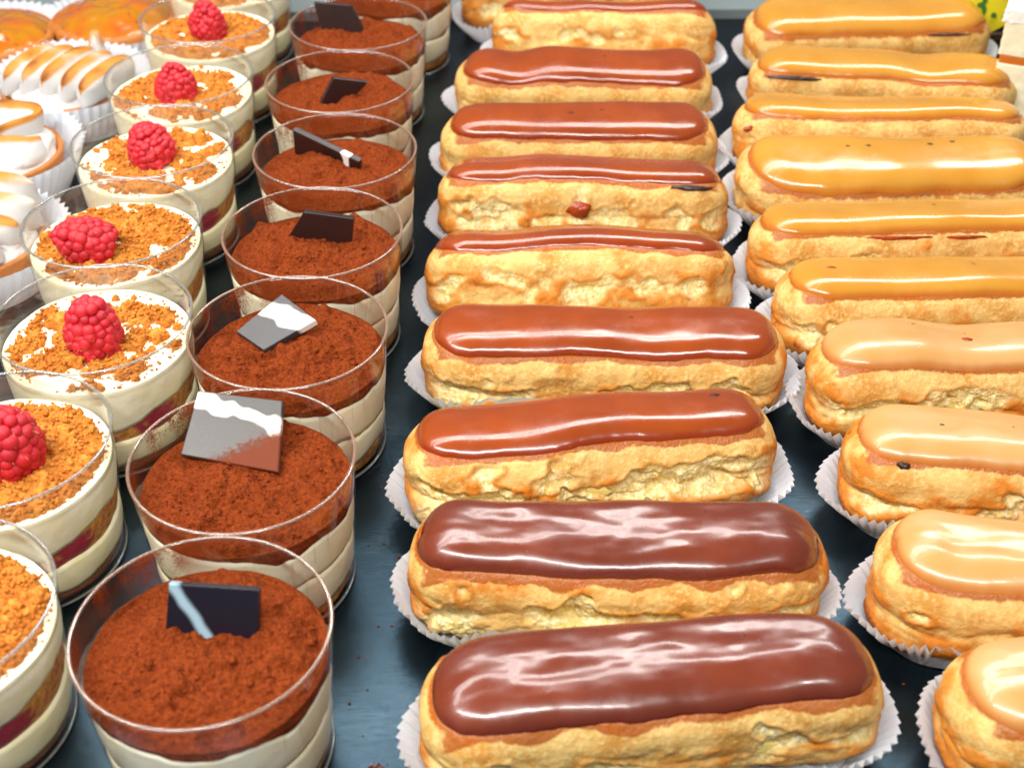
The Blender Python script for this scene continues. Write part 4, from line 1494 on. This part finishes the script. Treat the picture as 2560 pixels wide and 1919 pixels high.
def build_cake():
    t = thing('cream_cake_slice', 'tall pale cream cake slice with caramel layer, cut by the right edge', 'cake', None, (0.3100, 0.7000, 0.0), (0, 0, R(-24)))
    ms = {}
    for nm, c0, c1, b in (('cake_base', (206, 176, 84), (226, 200, 120), 0.0012), ('cake_cream', (240, 232, 196), (250, 244, 214), 0.0006),
                          ('caramel', (196, 98, 10), (214, 120, 22), 0.0003), ('cake_top', (246, 244, 238), (255, 252, 246), 0.0015)):
        q = NT(nm)
        n = q.noise(200, 4, 0.6)
        q.bsdf(Base_Color=q.mix(n, lin(*c0), lin(*c1)), Roughness=0.5, Normal=q.bump(n, b, 0.8))
        ms[nm] = q.m

    def slab(name, z0, z1, mat, g=0.0, amp=0.0006, sd=1):
        nx, nz = 60, max(4, int((z1 - z0) / 0.0012))
        per = []
        w, d = 0.040 + g, 0.030 + g
        for k in range(nx):
            per.append((-w + 2 * w * k / nx, -d))
        for k in range(nx):
            per.append((w, -d + 2 * d * k / nx))
        for k in range(nx):
            per.append((w - 2 * w * k / nx, d))
        for k in range(nx):
            per.append((-w, d - 2 * d * k / nx))
        per = np.array(per)
        rows = []
        for z in np.linspace(z0, z1, nz):
            s = 1 + amp / 0.035 * fbm(per[:, 0] / 0.004, per[:, 1] / 0.004, z / 0.003, 3, sd)[:, None]
            rows.append(np.hstack([per * s, np.full((len(per), 1), z)]))
        for f in (0.97, 0.6, 0.0):
            zz = z1 + amp * fbm(per[:, 0] * f / 0.004, per[:, 1] * f / 0.004, 0.5, 3, sd) + 0.0005 * (1 - f)
            rows.append(np.hstack([per * f, zz[:, None]]))
        V = np.concatenate(rows)
        obj(name, mesh_np(name, V, [grid_faces(len(rows), len(per), True)]), ms[mat], t)
    slab('base_layer', 0.0010, 0.0120, 'cake_base', 0.001, 0.0009, 1)
    slab('cream_layer', 0.0121, 0.0410, 'cake_cream', 0, 0.0006, 2)
    slab('caramel_layer', 0.0411, 0.0460, 'caramel', -0.0004, 0.0003, 3)
    slab('cream_layer', 0.0461, 0.0640, 'cake_cream', 0.0003, 0.0006, 4)
    slab('frosting', 0.0641, 0.0720, 'cake_top', 0.0012, 0.0014, 5)


build_cake()


def build_tag():
    t = thing('price_tag', 'yellow starburst price tag with green handwriting by the coffee eclairs', 'price tag', None, (0.303, 0.800, 0.030), (R(78), 0, R(-6)))
    n = 15
    P = []
    for k in range(2 * n):
        a = k / (2 * n) * 2 * math.pi + 0.12
        r = 1.0 if k % 2 else 0.80
        P.append((0.043 * r * math.cos(a), 0.030 * r * math.sin(a) + 0.012))
    P = np.array(P)
    th = 0.0006
    V = np.vstack([np.c_[P, np.full(2 * n, th)], np.c_[P, np.zeros(2 * n)], [[0, 0.012, th]], [[0, 0.012, 0]]])
    i = np.arange(2 * n)
    j = (i + 1) % (2 * n)
    F = [np.stack([np.full(2 * n, 4 * n), i, j], 1), np.stack([np.full(2 * n, 4 * n + 1), 2 * n + j, 2 * n + i], 1), np.stack([i, 2 * n + i, 2 * n + j, j], 1)]
    obj('card', mesh_np('card', V, F, False), M['card'], t)
    for txt, xx, yy, sz in (('Folie', -0.031, 0.0100, 0.024), ('3,70', -0.022, -0.0085, 0.020)):
        cu = bpy.data.curves.new('lettering', 'FONT')
        cu.body = txt
        cu.size = sz
        cu.extrude = 0.0001
        cu.offset = 0.0005
        cu.space_character = 1.15
        tmp = bpy.data.objects.new('lettering_curve', cu)
        me = bpy.data.meshes.new_from_object(tmp)
        bpy.data.objects.remove(tmp)
        obj('lettering', me, M['ink'], t, (xx, yy, th + 0.0002))


build_tag()

# ------------------------------------------------------------------ stray crumbs on the tray


def build_specks():
    rng = random.Random(5)
    b = MB()
    V0, F0 = ICO1
    for k in range(70):
        x, y = rng.choice([(-0.045, 0.26), (-0.045, 0.30), (-0.04, 0.40), (0.115, 0.30)])
        x += rng.gauss(0, 0.012)
        y += rng.gauss(0, 0.025)
        s = rng.uniform(0.00015, 0.0005)
        b.add(V0 * s * np.array([1.3, 1, 0.6]) + [x, y, s * 0.45], [F0])
    for (x, y) in ((-0.0420, 0.2640), (-0.0450, 0.2560)):
        for k in range(26):
            s = rng.uniform(0.0002, 0.0006)
            b.add(V0 * s * np.array([1.3, 1, 0.6]) + [x + rng.gauss(0, 0.0014), y + rng.gauss(0, 0.0014), s * 0.45], [F0])
    o = obj('cocoa_specks', b.mesh('cocoa_specks'), M['cocoa'])
    tag(o, 'specks of spilled cocoa powder on the dark tray', 'crumbs', None, 'stuff')


build_specks()
